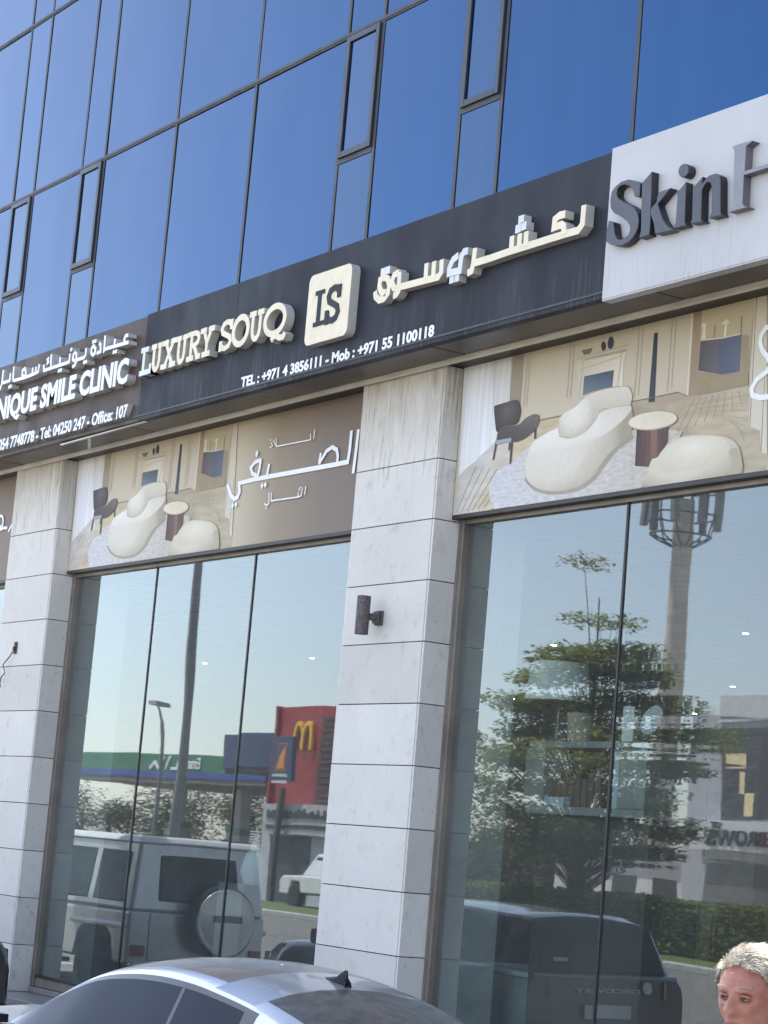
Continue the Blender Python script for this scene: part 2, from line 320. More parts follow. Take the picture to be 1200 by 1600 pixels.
SK={'S': [(-10.722,6.127),(-10.785,6.157),(-10.85,6.178),(-10.92,6.179),(-10.974,6.161),(-11.011,6.132),(-11.022,6.079),(-11.01,6.022),(-10.969,5.982),(-10.894,5.944),(-10.834,5.905),(-10.803,5.871),(-10.795,5.834),(-10.81,5.809),(-10.85,5.795),(-10.892,5.791),(-10.918,5.803),(-10.946,5.84),(-10.969,5.922),(-11.021,5.944),(-11.036,5.881),(-11.035,5.807),(-10.989,5.78),(-10.916,5.756),(-10.859,5.748),(-10.798,5.758),(-10.75,5.784),(-10.718,5.828),(-10.71,5.88),(-10.727,5.933),(-10.758,5.971),(-10.81,6.004),(-10.876,6.036),(-10.933,6.07),(-10.957,6.102),(-10.954,6.134),(-10.928,6.151),(-10.882,6.152),(-10.831,6.132),(-10.792,6.095),(-10.774,6.052),(-10.721,6.039)],'k1': [(-10.705,6.124),(-10.68,6.139),(-10.613,6.181),(-10.596,5.83),(-10.598,5.767),(-10.698,5.763),(-10.684,5.812)],'k2': [(-10.533,6.027),(-10.413,6.03),(-10.532,5.951),(-10.474,5.842),(-10.422,5.787),(-10.366,5.752),(-10.539,5.759),(-10.555,5.822),(-10.598,5.902),(-10.596,5.938),(-10.547,5.968)],'i': [(-10.365,5.989),(-10.331,6.002),(-10.272,6.04),(-10.26,5.782),(-10.245,5.759),(-10.367,5.761),(-10.348,5.799),(-10.347,5.964)],'n': [(-10.21,5.99),(-10.176,6.004),(-10.118,6.04),(-10.121,5.995),(-10.064,6.032),(-10.001,6.033),(-9.961,6.01),(-9.95,5.978),(-9.933,5.777),(-9.915,5.756),(-10.036,5.761),(-10.016,5.793),(-10.027,5.955),(-10.043,5.984),(-10.07,5.995),(-10.099,5.979),(-10.117,5.953),(-10.107,5.769),(-10.088,5.751),(-10.206,5.76),(-10.192,5.794),(-10.196,5.974)],'dot': [(-10.253,6.106),(-10.254,6.12),(-10.261,6.135),(-10.272,6.147),(-10.287,6.156),(-10.304,6.161),(-10.32,6.161),(-10.335,6.156),(-10.346,6.147),(-10.353,6.135),(-10.354,6.121),(-10.35,6.106),(-10.34,6.093),(-10.327,6.082),(-10.311,6.075),(-10.294,6.072),(-10.279,6.075),(-10.266,6.082),(-10.257,6.092)],'H': [(-9.863,6.171),(-9.716,6.169),(-9.679,6.163),(-9.703,6.154),(-9.738,6.142),(-9.737,5.986),(-9.742,5.962),(-9.739,5.792),(-9.72,5.771),(-9.687,5.76),(-9.858,5.762),(-9.829,5.789),(-9.826,5.822),(-9.839,6.133)]}
BN=[('wall2',[(0.622,1.114),(0.763,1.114),(0.764,0.654),(0.646,0.581),(0.617,0.782)]),('floor',[(0.024,0.001),(0.042,0.286),(0.286,0.406),(0.464,0.486),(0.515,0.596),(1.022,0.596),(1.265,0.599),(2.027,0.6),(2.214,0.601),(2.513,0.605),(2.619,0.563),(2.706,0.564),(2.699,0.712),(3.191,0.644),(3.222,0.295),(3.33,0.254),(3.347,0.12),(3.407,0.098),(3.407,0.098),(3.407,0.001),(0.001,0.001)]),('curtain',[(0.001,1.113),(0.604,1.114),(0.624,0.781),(0.5,0.493),(0.463,0.494),(0.42,0.466),(0.375,0.446),(0.286,0.409),(0.26,0.386),(0.205,0.37),(0.123,0.334),(0.042,0.289)]),('curtain2',[(0.367,1.114),(0.502,1.114),(0.516,0.728),(0.432,0.584)]),('fire',[(1.389,0.969),(1.46,0.968),(1.478,0.983),(1.962,0.985),(1.937,0.953),(1.92,0.883),(1.93,0.718),(1.46,0.706)]),('firedark',[(1.476,0.976),(1.95,0.98),(1.937,0.955),(1.494,0.959)]),('screen',[(1.494,0.847),(1.823,0.847),(1.817,0.72),(1.492,0.715)]),('bowl',[(1.44,1.038),(1.572,1.038),(1.543,1.0),(1.476,1.001)]),('vase',[(1.716,1.027),(1.716,1.018),(1.714,1.01),(1.71,1.004),(1.705,0.999),(1.699,0.997),(1.693,0.997),(1.686,0.999),(1.679,1.003),(1.673,1.01),(1.668,1.017),(1.664,1.026),(1.662,1.035),(1.662,1.043),(1.664,1.051),(1.667,1.058),(1.672,1.062),(1.678,1.065),(1.685,1.065),(1.692,1.063),(1.699,1.058),(1.705,1.052),(1.71,1.044),(1.714,1.036)]),('vase',[(1.799,1.035),(1.797,1.024),(1.794,1.013),(1.788,1.005),(1.781,1.0),(1.773,0.997),(1.764,0.997),(1.755,1.0),(1.748,1.007),(1.741,1.015),(1.736,1.026),(1.733,1.037),(1.733,1.049),(1.735,1.061),(1.738,1.071),(1.744,1.079),(1.751,1.085),(1.76,1.088),(1.768,1.087),(1.777,1.084),(1.785,1.078),(1.791,1.069),(1.796,1.059),(1.799,1.047)]),('column',[(2.228,1.04),(2.266,1.038),(2.28,0.57),(2.217,0.573)]),('jamb',[(2.621,1.114),(2.703,1.114),(2.707,0.562),(2.621,0.563)]),('edge',[(2.599,1.114),(2.621,1.114),(2.621,0.563),(2.602,0.573)]),('niche',[(2.705,1.114),(3.208,1.114),(3.191,0.644),(2.698,0.716)]),('cab2',[(3.104,0.894),(3.177,0.878),(3.185,0.645),(3.112,0.667)]),('cabinet',[(2.708,0.914),(2.923,0.897),(3.104,0.897),(3.107,0.66),(2.938,0.662),(2.704,0.72)]),('cabtop',[(2.705,0.922),(2.922,0.906),(3.085,0.906),(3.104,0.897),(2.923,0.897),(2.708,0.914)]),('lampw',[(2.895,0.993),(2.954,1.022),(2.981,0.988)]),('lampw',[(2.936,0.995),(2.96,0.994),(2.956,0.9),(2.934,0.904)]),('lampw',[(2.757,1.007),(2.757,1.002),(2.755,0.998),(2.752,0.994),(2.747,0.992),(2.742,0.991),(2.736,0.991),(2.73,0.993),(2.724,0.996),(2.719,0.999),(2.715,1.004),(2.713,1.009),(2.711,1.014),(2.712,1.019),(2.714,1.023),(2.717,1.026),(2.721,1.028),(2.727,1.029),(2.732,1.029),(2.738,1.027),(2.744,1.025),(2.749,1.021),(2.753,1.017),(2.756,1.012)]),('lampw',[(2.725,0.999),(2.751,0.997),(2.76,0.922),(2.722,0.923)]),('lampd',[(2.84,0.998),(2.85,0.996),(2.847,0.917),(2.835,0.916)]),('lampd',[(3.088,1.013),(3.101,1.011),(3.104,0.899),(3.092,0.899)]),('floor2',[(2.699,0.712),(2.938,0.66),(3.107,0.658),(3.191,0.641),(3.196,0.558),(2.71,0.557)]),('panel',[(3.208,1.114),(3.319,1.114),(3.407,0.098),(3.347,0.12),(3.33,0.254),(3.222,0.295)]),('line',[(3.223,1.114),(3.23,1.114),(3.237,0.292),(3.23,0.294)]),('line',[(3.341,0.635),(3.346,0.635),(3.353,0.12),(3.346,0.122)]),('rug',[(1.113,0.42),(0.903,0.409),(0.716,0.323),(0.538,0.276),(0.465,0.195),(0.463,0.108),(0.545,0.011),(0.62,0.002),(2.2,0.002),(2.568,0.304),(2.539,0.341),(2.46,0.363),(2.088,0.402)]),('line',[(0.515,0.594),(1.021,0.601),(1.264,0.602),(1.265,0.596),(1.022,0.593),(0.516,0.585)]),('line',[(2.026,0.604),(2.214,0.602),(2.513,0.606),(2.618,0.565),(2.619,0.56),(2.513,0.601),(2.214,0.597),(2.027,0.598)]),('shadow',[(0.901,0.207),(0.965,0.121),(1.104,0.066),(1.297,0.038),(1.549,0.046),(1.722,0.112),(1.811,0.19),(1.945,0.288),(2.103,0.351),(1.92,0.372),(1.274,0.234)]),('leg',[(0.495,0.516),(0.518,0.513),(0.489,0.368),(0.47,0.367)]),('leg',[(0.683,0.522),(0.709,0.519),(0.707,0.315),(0.686,0.315)]),('leg',[(0.959,0.545),(0.982,0.542),(0.986,0.469),(0.967,0.466)]),('leg',[(0.663,0.475),(0.682,0.473),(0.674,0.42),(0.66,0.418)]),('chair',[(0.441,0.76),(0.473,0.772),(0.675,0.783),(0.735,0.772),(0.764,0.731),(0.778,0.685),(0.764,0.627),(0.72,0.6),(0.587,0.608),(0.504,0.567),(0.466,0.657)]),('legs2',[(0.502,0.512),(0.689,0.505),(0.692,0.48),(0.502,0.479)]),('seat',[(0.505,0.531),(0.518,0.574),(0.57,0.599),(0.647,0.605),(0.755,0.588),(0.84,0.629),(0.927,0.648),(0.99,0.64),(1.009,0.614),(1.004,0.566),(0.951,0.524),(0.84,0.481),(0.724,0.471),(0.695,0.51),(0.526,0.507)]),('sofa',[(0.912,0.378),(0.936,0.429),(1.003,0.462),(1.24,0.52),(1.244,0.57),(1.306,0.615),(1.43,0.642),(1.474,0.694),(1.588,0.723),(1.817,0.729),(1.963,0.713),(2.002,0.706),(2.021,0.679),(2.034,0.577),(2.06,0.535),(2.075,0.464),(2.063,0.387),(2.071,0.365),(1.942,0.313),(1.835,0.264),(1.761,0.2),(1.672,0.122),(1.513,0.07),(1.294,0.062),(1.101,0.09),(0.962,0.148),(0.899,0.208),(0.889,0.294)]),('sofatop',[(1.003,0.459),(1.241,0.512),(1.283,0.444),(1.405,0.425),(1.552,0.455),(1.645,0.506),(1.736,0.573),(2.009,0.577),(2.044,0.54),(1.941,0.471),(1.724,0.394),(1.361,0.361),(1.014,0.367),(0.932,0.386)]),('sofaback',[(1.246,0.554),(1.315,0.612),(1.43,0.64),(1.509,0.684),(1.576,0.681),(1.623,0.633),(1.646,0.527),(1.551,0.46),(1.404,0.432),(1.268,0.456)]),('sofaback2',[(1.508,0.69),(1.655,0.718),(1.85,0.72),(2.012,0.694),(2.03,0.58),(1.75,0.592),(1.637,0.585),(1.603,0.662)]),('crease',[(1.268,0.456),(1.404,0.43),(1.552,0.457),(1.65,0.522),(1.735,0.586),(2.03,0.582),(2.031,0.576),(1.742,0.577),(1.661,0.513),(1.559,0.448),(1.405,0.421),(1.269,0.447)]),('base',[(2.121,0.402),(2.274,0.397),(2.445,0.384),(2.452,0.284),(2.361,0.183),(2.268,0.135),(2.127,0.156)]),('base2',[(2.271,0.389),(2.338,0.385),(2.351,0.18),(2.292,0.178)]),('rim',[(2.531,0.427),(2.527,0.412),(2.507,0.399),(2.472,0.388),(2.424,0.381),(2.366,0.377),(2.303,0.377),(2.238,0.382),(2.176,0.39),(2.121,0.402),(2.077,0.416),(2.047,0.431),(2.034,0.447),(2.038,0.463),(2.059,0.476),(2.096,0.487),(2.146,0.494),(2.205,0.498),(2.269,0.497),(2.334,0.492),(2.395,0.483),(2.448,0.472),(2.49,0.458),(2.519,0.443)]),('top',[(2.528,0.434),(2.524,0.42),(2.503,0.407),(2.468,0.397),(2.42,0.389),(2.362,0.386),(2.299,0.386),(2.234,0.391),(2.172,0.399),(2.117,0.41),(2.073,0.424),(2.043,0.439),(2.03,0.455),(2.035,0.47),(2.056,0.483),(2.093,0.493),(2.143,0.5),(2.202,0.503),(2.266,0.502),(2.331,0.498),(2.392,0.489),(2.445,0.478),(2.487,0.464),(2.515,0.449)]),('armch',[(2.27,0.001),(2.264,0.091),(2.297,0.177),(2.354,0.188),(2.42,0.243),(2.543,0.292),(2.694,0.297),(2.919,0.271),(3.042,0.241),(3.128,0.192),(3.172,0.123),(3.192,0.008),(3.065,0.001)]),('armsh',[(3.056,0.159),(3.121,0.169),(3.172,0.123),(3.189,0.008),(3.101,0.001),(3.085,0.1)]),('armtop',[(2.375,0.182),(2.446,0.242),(2.57,0.283),(2.721,0.283),(2.92,0.26),(3.02,0.229),(3.056,0.159),(2.96,0.088),(2.814,0.078),(2.436,0.083)])]
BA=[(0.04,[(5.376,0.814),(5.369,0.664),(5.352,0.458)]),(0.04,[(5.272,0.816),(5.269,0.654),(5.255,0.562),(5.088,0.56),(3.735,0.568),(3.452,0.558),(3.478,0.485),(3.453,0.437),(3.393,0.425),(3.324,0.465),(3.241,0.57)]),(0.035,[(5.088,0.56),(5.094,0.62),(5.068,0.681),(4.993,0.71),(4.906,0.688),(4.801,0.593)]),(0.03,[(4.816,0.682),(4.801,0.593)]),(0.035,[(3.963,0.678),(3.94,0.564)]),(0.035,[(3.817,0.727),(3.717,0.72),(3.642,0.678),(3.679,0.623),(3.786,0.59)]),(0.035,[(3.811,0.733),(3.799,0.645),(3.776,0.564)]),(0.012,[(4.687,0.894),(4.681,0.809)]),(0.012,[(4.62,0.864),(4.636,0.811),(4.065,0.817),(4.047,0.891)]),(0.012,[(3.998,0.882),(4.065,0.815)]),(0.012,[(3.97,0.858),(3.997,0.83),(3.951,0.816)]),(0.012,[(4.624,0.423),(4.616,0.351)]),(0.012,[(4.573,0.417),(4.562,0.348),(4.513,0.342),(4.063,0.349),(4.054,0.421)]),(0.012,[(4.511,0.38),(4.513,0.342)]),(0.012,[(4.016,0.425),(4.027,0.33),(3.993,0.315),(3.951,0.337)])]
BAD=[(0.035,(3.738,0.789)),(0.03,(3.882,0.495)),(0.03,(3.937,0.498)),(0.03,(3.385,0.367)),(0.03,(3.442,0.371)),(0.012,(3.96,0.884)),(0.012,(4.524,0.402)),(0.012,(4.542,0.418)),(0.012,(3.986,0.293))]
BS=[[(3.379,0.905),(3.333,0.902),(3.293,0.861),(3.288,0.813),(3.314,0.761),(3.36,0.717),(3.4,0.659),(3.363,0.62),(3.273,0.58),(3.233,0.528),(3.248,0.486),(3.318,0.462),(3.394,0.459)]]
# ---------------------------------------------------------------- ground
def sheet(name, x0, x1, y0, y1, z, mat):
    o = MB().add([(x0,y0,z),(x1,y0,z),(x1,y1,z),(x0,y1,z)], [(0,1,2,3)]).build(name, mat); tag(o, kind='structure'); return o
sheet('ground', -900, 900, -900, 900, -.012, M['sand'])
sheet('parking_lot', -110, 60, -19.4, -.3, 0.0, M['asphalt'])
o = MB().box(-110, 60, -19.75, -19.4, -.01, .13).build('kerb', M['kerb'], bevel=.02); tag(o, kind='structure')
sheet('lawn', -110, 60, -24.6, -19.75, .09, M['grass'])
sheet('road', -160, 60, -26.5, -24.6, .0, M['asphalt'])
o = MB()
for k in range(16): o.box(-34+k*2.9-.06, -34+k*2.9+.06, -5.2, -.9, .004, .006)
o = o.build('bay_marking', M['whitepaint']); tag(o, kind='structure')
o = MB().box(-45, 30, -.285, .6, -.01, .236).build('pavement', M['granite'], bevel=.006); tag(o, kind='structure')

# ---------------------------------------------------------------- building
bld = empty('office_building', 'blue mirror glass office building with pale stone piers and shop windows', 'building', (-17,0,0))
BM = Matrix.Translation((17,0,0))       # world -> building local
def bpart(mb, name, mats, parent=None, **kw):
    if parent is None or parent is bld: return mb.build(name, mats, bld, M=BM, **kw)
    return mb.build(name, mats, parent, M=BM, **kw)
ZS, ZT = 5.462, 6.44
PX = [(-25.9,-25.0),(-21.53,-20.36),(-14.711,-13.553),(-7.90,-6.74),(-1.09,.07)]
wallm = pm('grey_render', (.34,.33,.32), .8)
bpart(MB().box(-25.9,14,.10,14,5.62,15.2), 'wall', wallm)  # left end and unseen height set for where sun and shadow fall
bpart(MB().box(-25.9,14,13.8,14,0,5.6).box(-25.9,-25.7,.35,13.8,0,5.6).box(13.8,14,.35,13.8,0,5.6), 'rear_wall', wallm)
bpart(MB().box(-26.0,14.2,-.10,14.1,15.2,15.45), 'parapet', M['mullion'])
courses = [.236+.0] + [(1.246+.499*k)*.9073 for k in range(-1,9)]
courses = [.236,.68]+[(1.246+.499*k)*.9073 for k in range(0,9)]+[ZS-.006]
for x0, x1 in PX:
    mb = MB(); mb.cur = 1; mb.box(x0+.012, x1-.012, .022, .30, .236, ZS)
    mb.cur = 0
    for a, b in zip(courses, courses[1:]):
        j = random.uniform(-.0015,.0015); g = .0035
        mb.box(x0+.022, x1-.022, j, .02+j, a+g, b-g)
        mb.box(x1-.020+j, x1+j, .006, .26, a+g, b-g); mb.box(x0+j, x0+.020+j, .006, .26, a+g, b-g)
    bpart(mb, 'pillar', [M['stone'], M['joint']], bevel=.002, seg=1)
# curtain wall
offs = [0,1.59,3.14,4.70,5.26,6.49]
mx_ = sorted(x for k in range(-3,5) for x in (-20.13+7.04*k+o for o in offs) if -26 < x < 6)+[-25.88]
mx_.sort()
rows = [5.7, 8.52, 10.56, 12.66, 15.18]
narrow = lambda a, b: (b-a) < .75
for i, (a, b) in enumerate(zip(mx_, mx_[1:])):
    vis = a < -7
    for r, (z0, z1) in enumerate(zip(rows, rows[1:])):
        if not vis or r > 2:
            continue
        isn = narrow(a, b); zz = [(z0, z1, False)]
        if isn and r in (0, 2):
            zv = z1-1.094; zz = [(z0, zv, False), (zv, z1, True)]
        for c0, c1, vent in zz:
            t = [random.uniform(-.0022,.0022) for _ in range(2)]
            if vent:
                f = MB(); x0, x1, q0, q1 = a+.026, b-.026, c0+.022, c1-.022; w = .052
                f.box(x0, x0+w, -.030, .06, q0, q1).box(x1-w, x1, -.030, .06, q0, q1).box(x0+w, x1-w, -.030, .06, q1-w, q1).box(x0+w, x1-w, -.030, .06, q0, q0+w)
                fo = bpart(f, 'vent_window', M['ventframe'], bevel=.004)
                bpart(MB().box(x0+w, x1-w, -.012, .02, q0+w, q1-w), 'pane', M['bluepale'], fo)
            else:
                x0, x1, q0, q1 = a+.018, b-.018, c0+.018, c1-.018
                d = lambda x, z: (x-(x0+x1)/2)*t[0]+(z-(q0+q1)/2)*t[1]
                vs = [(x0,d(x0,q0),q0),(x1,d(x1,q0),q0),(x1,.03,q0),(x0,.03,q0),(x0,d(x0,q1),q1),(x1,d(x1,q1),q1),(x1,.03,q1),(x0,.03,q1)]
                bpart(MB().hexa(vs), 'glass_panel', M['bluepale'] if (isn and r==0) else M['blue'])
far = MB()
for (a, b) in zip(mx_, mx_[1:]):
    if a < -7: far.box(a+.018, b-.018, 0, .03, rows[3]+.018, rows[4])
    else:
        for z0, z1 in zip(rows, rows[1:]): far.box(a+.018, b-.018, 0, .03, z0+.018, z1-.018)
bpart(far, 'outer_glazing', M['blue'])
for x in mx_:
    if -26 < x < -7: bpart(MB().box(x-.019, x+.019, -.007, .05, 5.7, 15.18), 'mullion', M['mullion'])
for x in mx_:
    if not -26 < x < -7: bpart(MB().box(x-.019, x+.019, -.007, .05, 5.7, 15.18), 'mullion', M['mullion'])
for z in rows[1:-1]:
    bpart(MB().box(-25.9, 6, -.010, .05, z-.024, z+.024).box(-25.9, 6, -.016, -.0102, z-.008, z+.008), 'transom', M['mullion'])
for (a, b) in zip(mx_, mx_[1:]):
    if narrow(a, b):
        for z1 in (8.52, 12.66): bpart(MB().box(a+.025, b-.025, -.0085, .05, z1-1.094-.022, z1-1.094+.022), 'vent_rail', M['mullion'])
# soffit under the fascia with panel seams, rail and dark recess
s = MB()
xs = [-25.9,-23.4,-21.2,-18.2,-15.9,-13.2,-10.75,-8.2,-5.6,-3,4]
for a, b in zip(xs, xs[1:]): s.box(a+.006, b-.006, -.40, -.062, ZS+.004+random.uniform(0,.004), ZS+.03)
bpart(s, 'soffit', M['soffit'], bevel=.003, seg=1)
bpart(MB().box(-25.9, 4, -.44, -.06, ZS+.035, ZS+.05).box(-25.9, 4, -.03, .16, ZS-.002, ZS+.05), 'recess', M['recess'])
bpart(MB().box(-25.9, 4, -.058, -.036, ZS-.030, ZS+.02).box(-25.9, 4, -.036, -.012, ZS-.022, ZS+.02), 'rail', M['rail'], bevel=.003)
# shop windows
def pane_grid(a, b, y, z0, z1, seed):
    ripple = seed == 21; nx_, nz_ = (10, 420) if ripple else (10, 24); P = []
    for i in range(nz_+1):
        z = z0+(z1-z0)*i/nz_; row = []
        for j in range(nx_+1):
            x = a+(b-a)*j/nx_; e = min(j, nx_-j, 1.5)/1.5
            d = .0010*mnoise.noise(Vector((x*.9+seed*7, z*.8, seed)))+.0004*mnoise.noise(Vector((x*2.2, z*2.0+seed, 3)))
            if ripple and z < 3.5: d += .00009*mnoise.noise(Vector((x*.5, z*26, 5)))*max(0, min(1, (3.5-z)/.5))*max(0, min(1, (z-1.3)/.4))*max(0, min(1, (b-.35-x)/.5))
            row.append((x, y+d, z))
        P.append(row)
    return MB().grid(P)
for w, (x0, x1) in enumerate([(PX[0][1],PX[1][0]),(PX[1][1],PX[2][0]),(PX[2][1],PX[3][0]),(PX[3][1],PX[4][0])]):
    L = x1-x0; zb, zt = .385, 4.285
    f = MB().box(x0+.004, x0+.075, .225, .33, .30, 4.33).box(x1-.075, x1-.004, .225, .33, .30, 4.33).box(x0+.075, x1-.075, .235, .33, zt, 4.335).box(x0+.075, x1-.075, .245, .33, .30, zb)
    f.box(x0+.03, x0+.036, .218, .2245, .30, 4.33).box(x1-.036, x1-.03, .218, .2245, .30, 4.33)
    fo = bpart(f, 'shop_window', M['alu'], bevel=.003)
    bpart(MB().box(x0+.004, x1-.004, .215, .40, .24, .295), 'sill', M['granite'], fo, bevel=.004)
    nx = [x0+.075, x0+1.80, x0+3.67, x1-.075] if w != 2 else [x0+.075, x0+1.945, x0+3.80, x1-.075]
    for k in range(3):
        a, b = nx[k]+(.011 if k else 0), nx[k+1]-(.011 if k < 2 else 0)
        bpart(pane_grid(a, b, .272, zb, zt, w*10+k), 'pane', M['shopglass'], fo, smooth=True)
        if k < 2: bpart(MB().box(nx[k+1]-.010, nx[k+1]+.010, .264, .288, zb, zt), 'glass_joint', M['gasket'], fo)
    bpart(MB().box(x0+.075, x1-.075, .240, .33, zb, zb+.02), 'bottom_track', M['gasket'], fo)
    bpart(MB().box(x0+.004, x1-.004, .19, .38, 4.335, 4.40), 'head_trim', M['alu'], fo)
    bpart(MB().box(x0, x1, .30, .38, 4.40, 5.62), 'spandrel', M['recess'], fo)
# interior shell
inter = pm('shop_wall_paint', (.48,.49,.47), .8); flo = pm('shop_floor_tile', (.25,.24,.22), .3); cei = pm('shop_ceiling_board', (.42,.42,.42), .8)
bpart(MB().box(-25.7, 13.7, .42, 13.7, .20, .236), 'shop_floor', flo)
bpart(MB().box(-25.7, 13.7, .40, 13.7, 4.45, 4.6), 'shop_ceiling', cei)
bpart(MB().box(-25.7, 13.7, 12.4, 12.6, .24, 4.44), 'shop_back_wall', inter)
for x0, x1 in PX: bpart(MB().box(x0+.08, x1-.08, .301, .9, .24, 4.44), 'pier_lining', inter)

# ---------------------------------------------------------------- lettering tools
def text(name, body, x0, x1, z0, z1, yb, depth, mats, parent, bold=.0, face=-1, frame=None, width=None, res=3):
    """raised lettering fitted to a rectangle in a facade plane; face=-1 reads from -Y, +1 reads from +Y"""
    cu_ = bpy.data.curves.new('tmp', 'FONT'); cu_.body = body; cu_.size = 1; cu_.offset = bold; cu_.resolution_u = res; cu_.fill_mode = 'BOTH'; cu_.extrude = .5
    ob = bpy.data.objects.new('tmp', cu_); COL.objects.link(ob)
    bpy.context.view_layer.update()
    me = bpy.data.meshes.new_from_object(ob.evaluated_get(bpy.context.evaluated_depsgraph_get()))
    xs = [v.co.x for v in me.vertices]; ys = [v.co.y for v in me.vertices]
    ax, bx, ay, by = min(xs), max(xs), min(ys), max(ys)
    for v in me.vertices:
        u = (v.co.x-ax)/(bx-ax); t = (v.co.y-ay)/(by-ay); w = .5+v.co.z    # w=1 front
        X = x0+u*(x1-x0) if face < 0 else x1-u*(x1-x0)
        v.co = (X, yb+face*depth*w, z0+t*(z1-z0))
        if frame is not None: v.co = frame @ v.co
    me.update()
    mats = mats if isinstance(mats, (list,tuple)) else [mats]
    me.materials.clear()
    for m in mats: me.materials.append(m)
    if len(mats) > 1:
        for p in me.polygons: p.material_index = 0 if abs(p.normal.y) > .7 else 1
    bm = bmesh.new(); bm.from_mesh(me); bmesh.ops.recalc_face_normals(bm, faces=bm.faces); bm.to_mesh(me); bm.free()
    bpy.data.objects.remove(ob); bpy.data.curves.remove(cu_)
    o = bpy.data.objects.new(name, me); COL.objects.link(o); o.parent = parent
    return o
def two_tone(o, side):
    me = o.data; me.materials.append(side); k = len(me.materials)-1
    for p in me.polygons:
        if abs(p.normal.y) < .7: p.material_index = k
    return o
def board(name, label, x0, x1, z0, z1, mat, yf, seams=()):
    e = empty(name, label, 'sign', ((x0+x1)/2, yf, z0))
    loc = Matrix.Translation((-(x0+x1)/2, -yf, -z0))
    mb = MB(); xs = [x0]+list(seams)+[x1]
    for a, b in zip(xs, xs[1:]): mb.box(a+.0015, b-.0015, yf, yf+.07, z0, z1)
    mb.build('panel', mat, e, M=loc, bevel=.002, seg=1)
    MB().box(x0+.004, x1-.004, yf+.071, -.008, z0+.06, z1-.012).build('backing', M['recess'], e, M=loc)
    return e, loc
# centre sign ---------------------------------------------------------------
s1, L1 = board('shop_sign', 'charcoal fascia sign with cream raised letters LUXURY SOUQ and square monogram box', -17.836, -11.118, ZS, ZT, M['fascia'], -.435, (-16.13,))
YF = -.435
def slab(ch, x0, x1, z0, z1, y0, y1, mb, st=.045, sf=.05):
    """slab-serif capitals built from strokes; y0 front"""
    w = x1-x0; h = z1-z0; e = [0]
    def y(): e[0] += 1; return y0-.0006*e[0]
    def bar(a, b, c, d): mb.prism([(x0+a*w, z0+c*h),(x0+b*w, z0+c*h),(x0+b*w, z0+d*h),(x0+a*w, z0+d*h)], y(), y1)
    def rib(pts, t=st): mb.ribbon([(x0+a*w, z0+b*h) for a, b in pts], t, y(), y1)
    sw = st/w; sh = sf/h
    if ch == 'L': bar(.18,.18+sw,0,1); bar(0,.62,1-sh,1); bar(0,.98,0,sh); bar(.98-sw*.9,.98,0,.36)
    if ch == 'U':
        rib([(.24,1),(.24,.36),(.30,.18),(.42,.085),(.55,.085),(.68,.18),(.74,.36),(.74,1)]); bar(0,.44,1-sh,1); bar(.56,.98,1-sh,1)
    if ch == 'X': rib([(.2,.98),(.8,.02)]); rib([(.8,.98),(.2,.02)]); bar(0,.42,1-sh,1); bar(.58,1,1-sh,1); bar(0,.42,0,sh); bar(.58,1,0,sh)
    if ch == 'R': bar(.18,.18+sw,0,1); bar(0,.5,0,sh); rib([(0,.93),(.55,.93),(.74,.86),(.80,.74),(.74,.60),(.55,.52),(.2,.52)]); rib([(.5,.5),(.82,.04)]); bar(.66,1,0,sh)
    if ch == 'Y': rib([(.2,.98),(.5,.45)]); rib([(.8,.98),(.5,.45)]); bar(.5-sw/2,.5+sw/2,0,.47); bar(0,.42,1-sh,1); bar(.58,1,1-sh,1); bar(.22,.78,0,sh)
    if ch == 'S':
        rib([(.86,.66),(.84,.8),(.70,.91),(.5,.93),(.26,.88),(.15,.74),(.22,.6),(.5,.51),(.78,.41),(.86,.26),(.74,.12),(.5,.07),(.28,.1),(.16,.2),(.13,.34)])
        bar(.86-sw*.5,.86+sw*.5,.64,.98); bar(.13-sw*.5,.13+sw*.5,0,.34)
    if ch in 'OQ':
        n = 28; rib([(.5+.42*math.cos(2*math.pi*k/n), .5+.435*math.sin(2*math.pi*k/n)) for k in range(n)]+[(.92,.5)], st*1.15)
    if ch == 'Q': rib([(.42,-.14),(.5,-.02),(.62,-.02),(.78,-.12),(.92,-.12),(.98,0)], st*1.1)
def word(name, letters, mats, parent, loc, z0, z1, depth, yf, st, sf):
    mb = MB()
    for ch, x0, x1, c in letters:
        mb.cur = c; slab(ch, x0, x1, z0, z1, yf-depth, yf, mb, st, sf)
    o = mb.build(name, mats, parent, M=loc)
    return two_tone(o, M['creamside'])
zb1, zt1 = 5.84, 6.098
word('luxury_lettering', [('L',-17.735,-17.50,1),('U',-17.525,-17.305,0),('X',-17.315,-17.035,0),('U',-17.05,-16.83,0),('R',-16.83,-16.575,0),('Y',-16.60,-16.345,0)], [M['cream'],M['greyletter']], s1, L1, zb1, zt1, .075, YF, .046, .048)
word('souq_lettering', [('S',-16.25,-16.02,0),('O',-16.035,-15.74,0),('U',-15.745,-15.50,0),('Q',-15.51,-15.13,0)], [M['cream'],M['greyletter']], s1, L1, zb1+.005, zt1+.008, .075, YF, .046, .048)
def rrect(x0, x1, z0, z1, r, n=6):
    p = []
    for cx, cz, a0 in ((x1-r,z1-r,0),(x0+r,z1-r,90),(x0+r,z0+r,180),(x1-r,z0+r,270)):
        for k in range(n+1):
            a = R(a0+90*k/n); p.append((cx+r*math.cos(a), cz+r*math.sin(a)))
    return p
bx = two_tone(MB().prism(rrect(-14.81,-14.175,5.68,6.243,.06), YF-.075, YF).build('monogram_box', M['cream'], s1, M=L1), M['creamside'])
mb = MB(); slab('L', -14.69, -14.47, 5.815, 6.10, YF-.080, YF-.0752, mb, .052, .034); slab('S', -14.52, -14.30, 5.805, 6.105, YF-.082, YF-.0752, mb, .05, .034)
mb.build('monogram', M['fascia'], bx, M=L1)
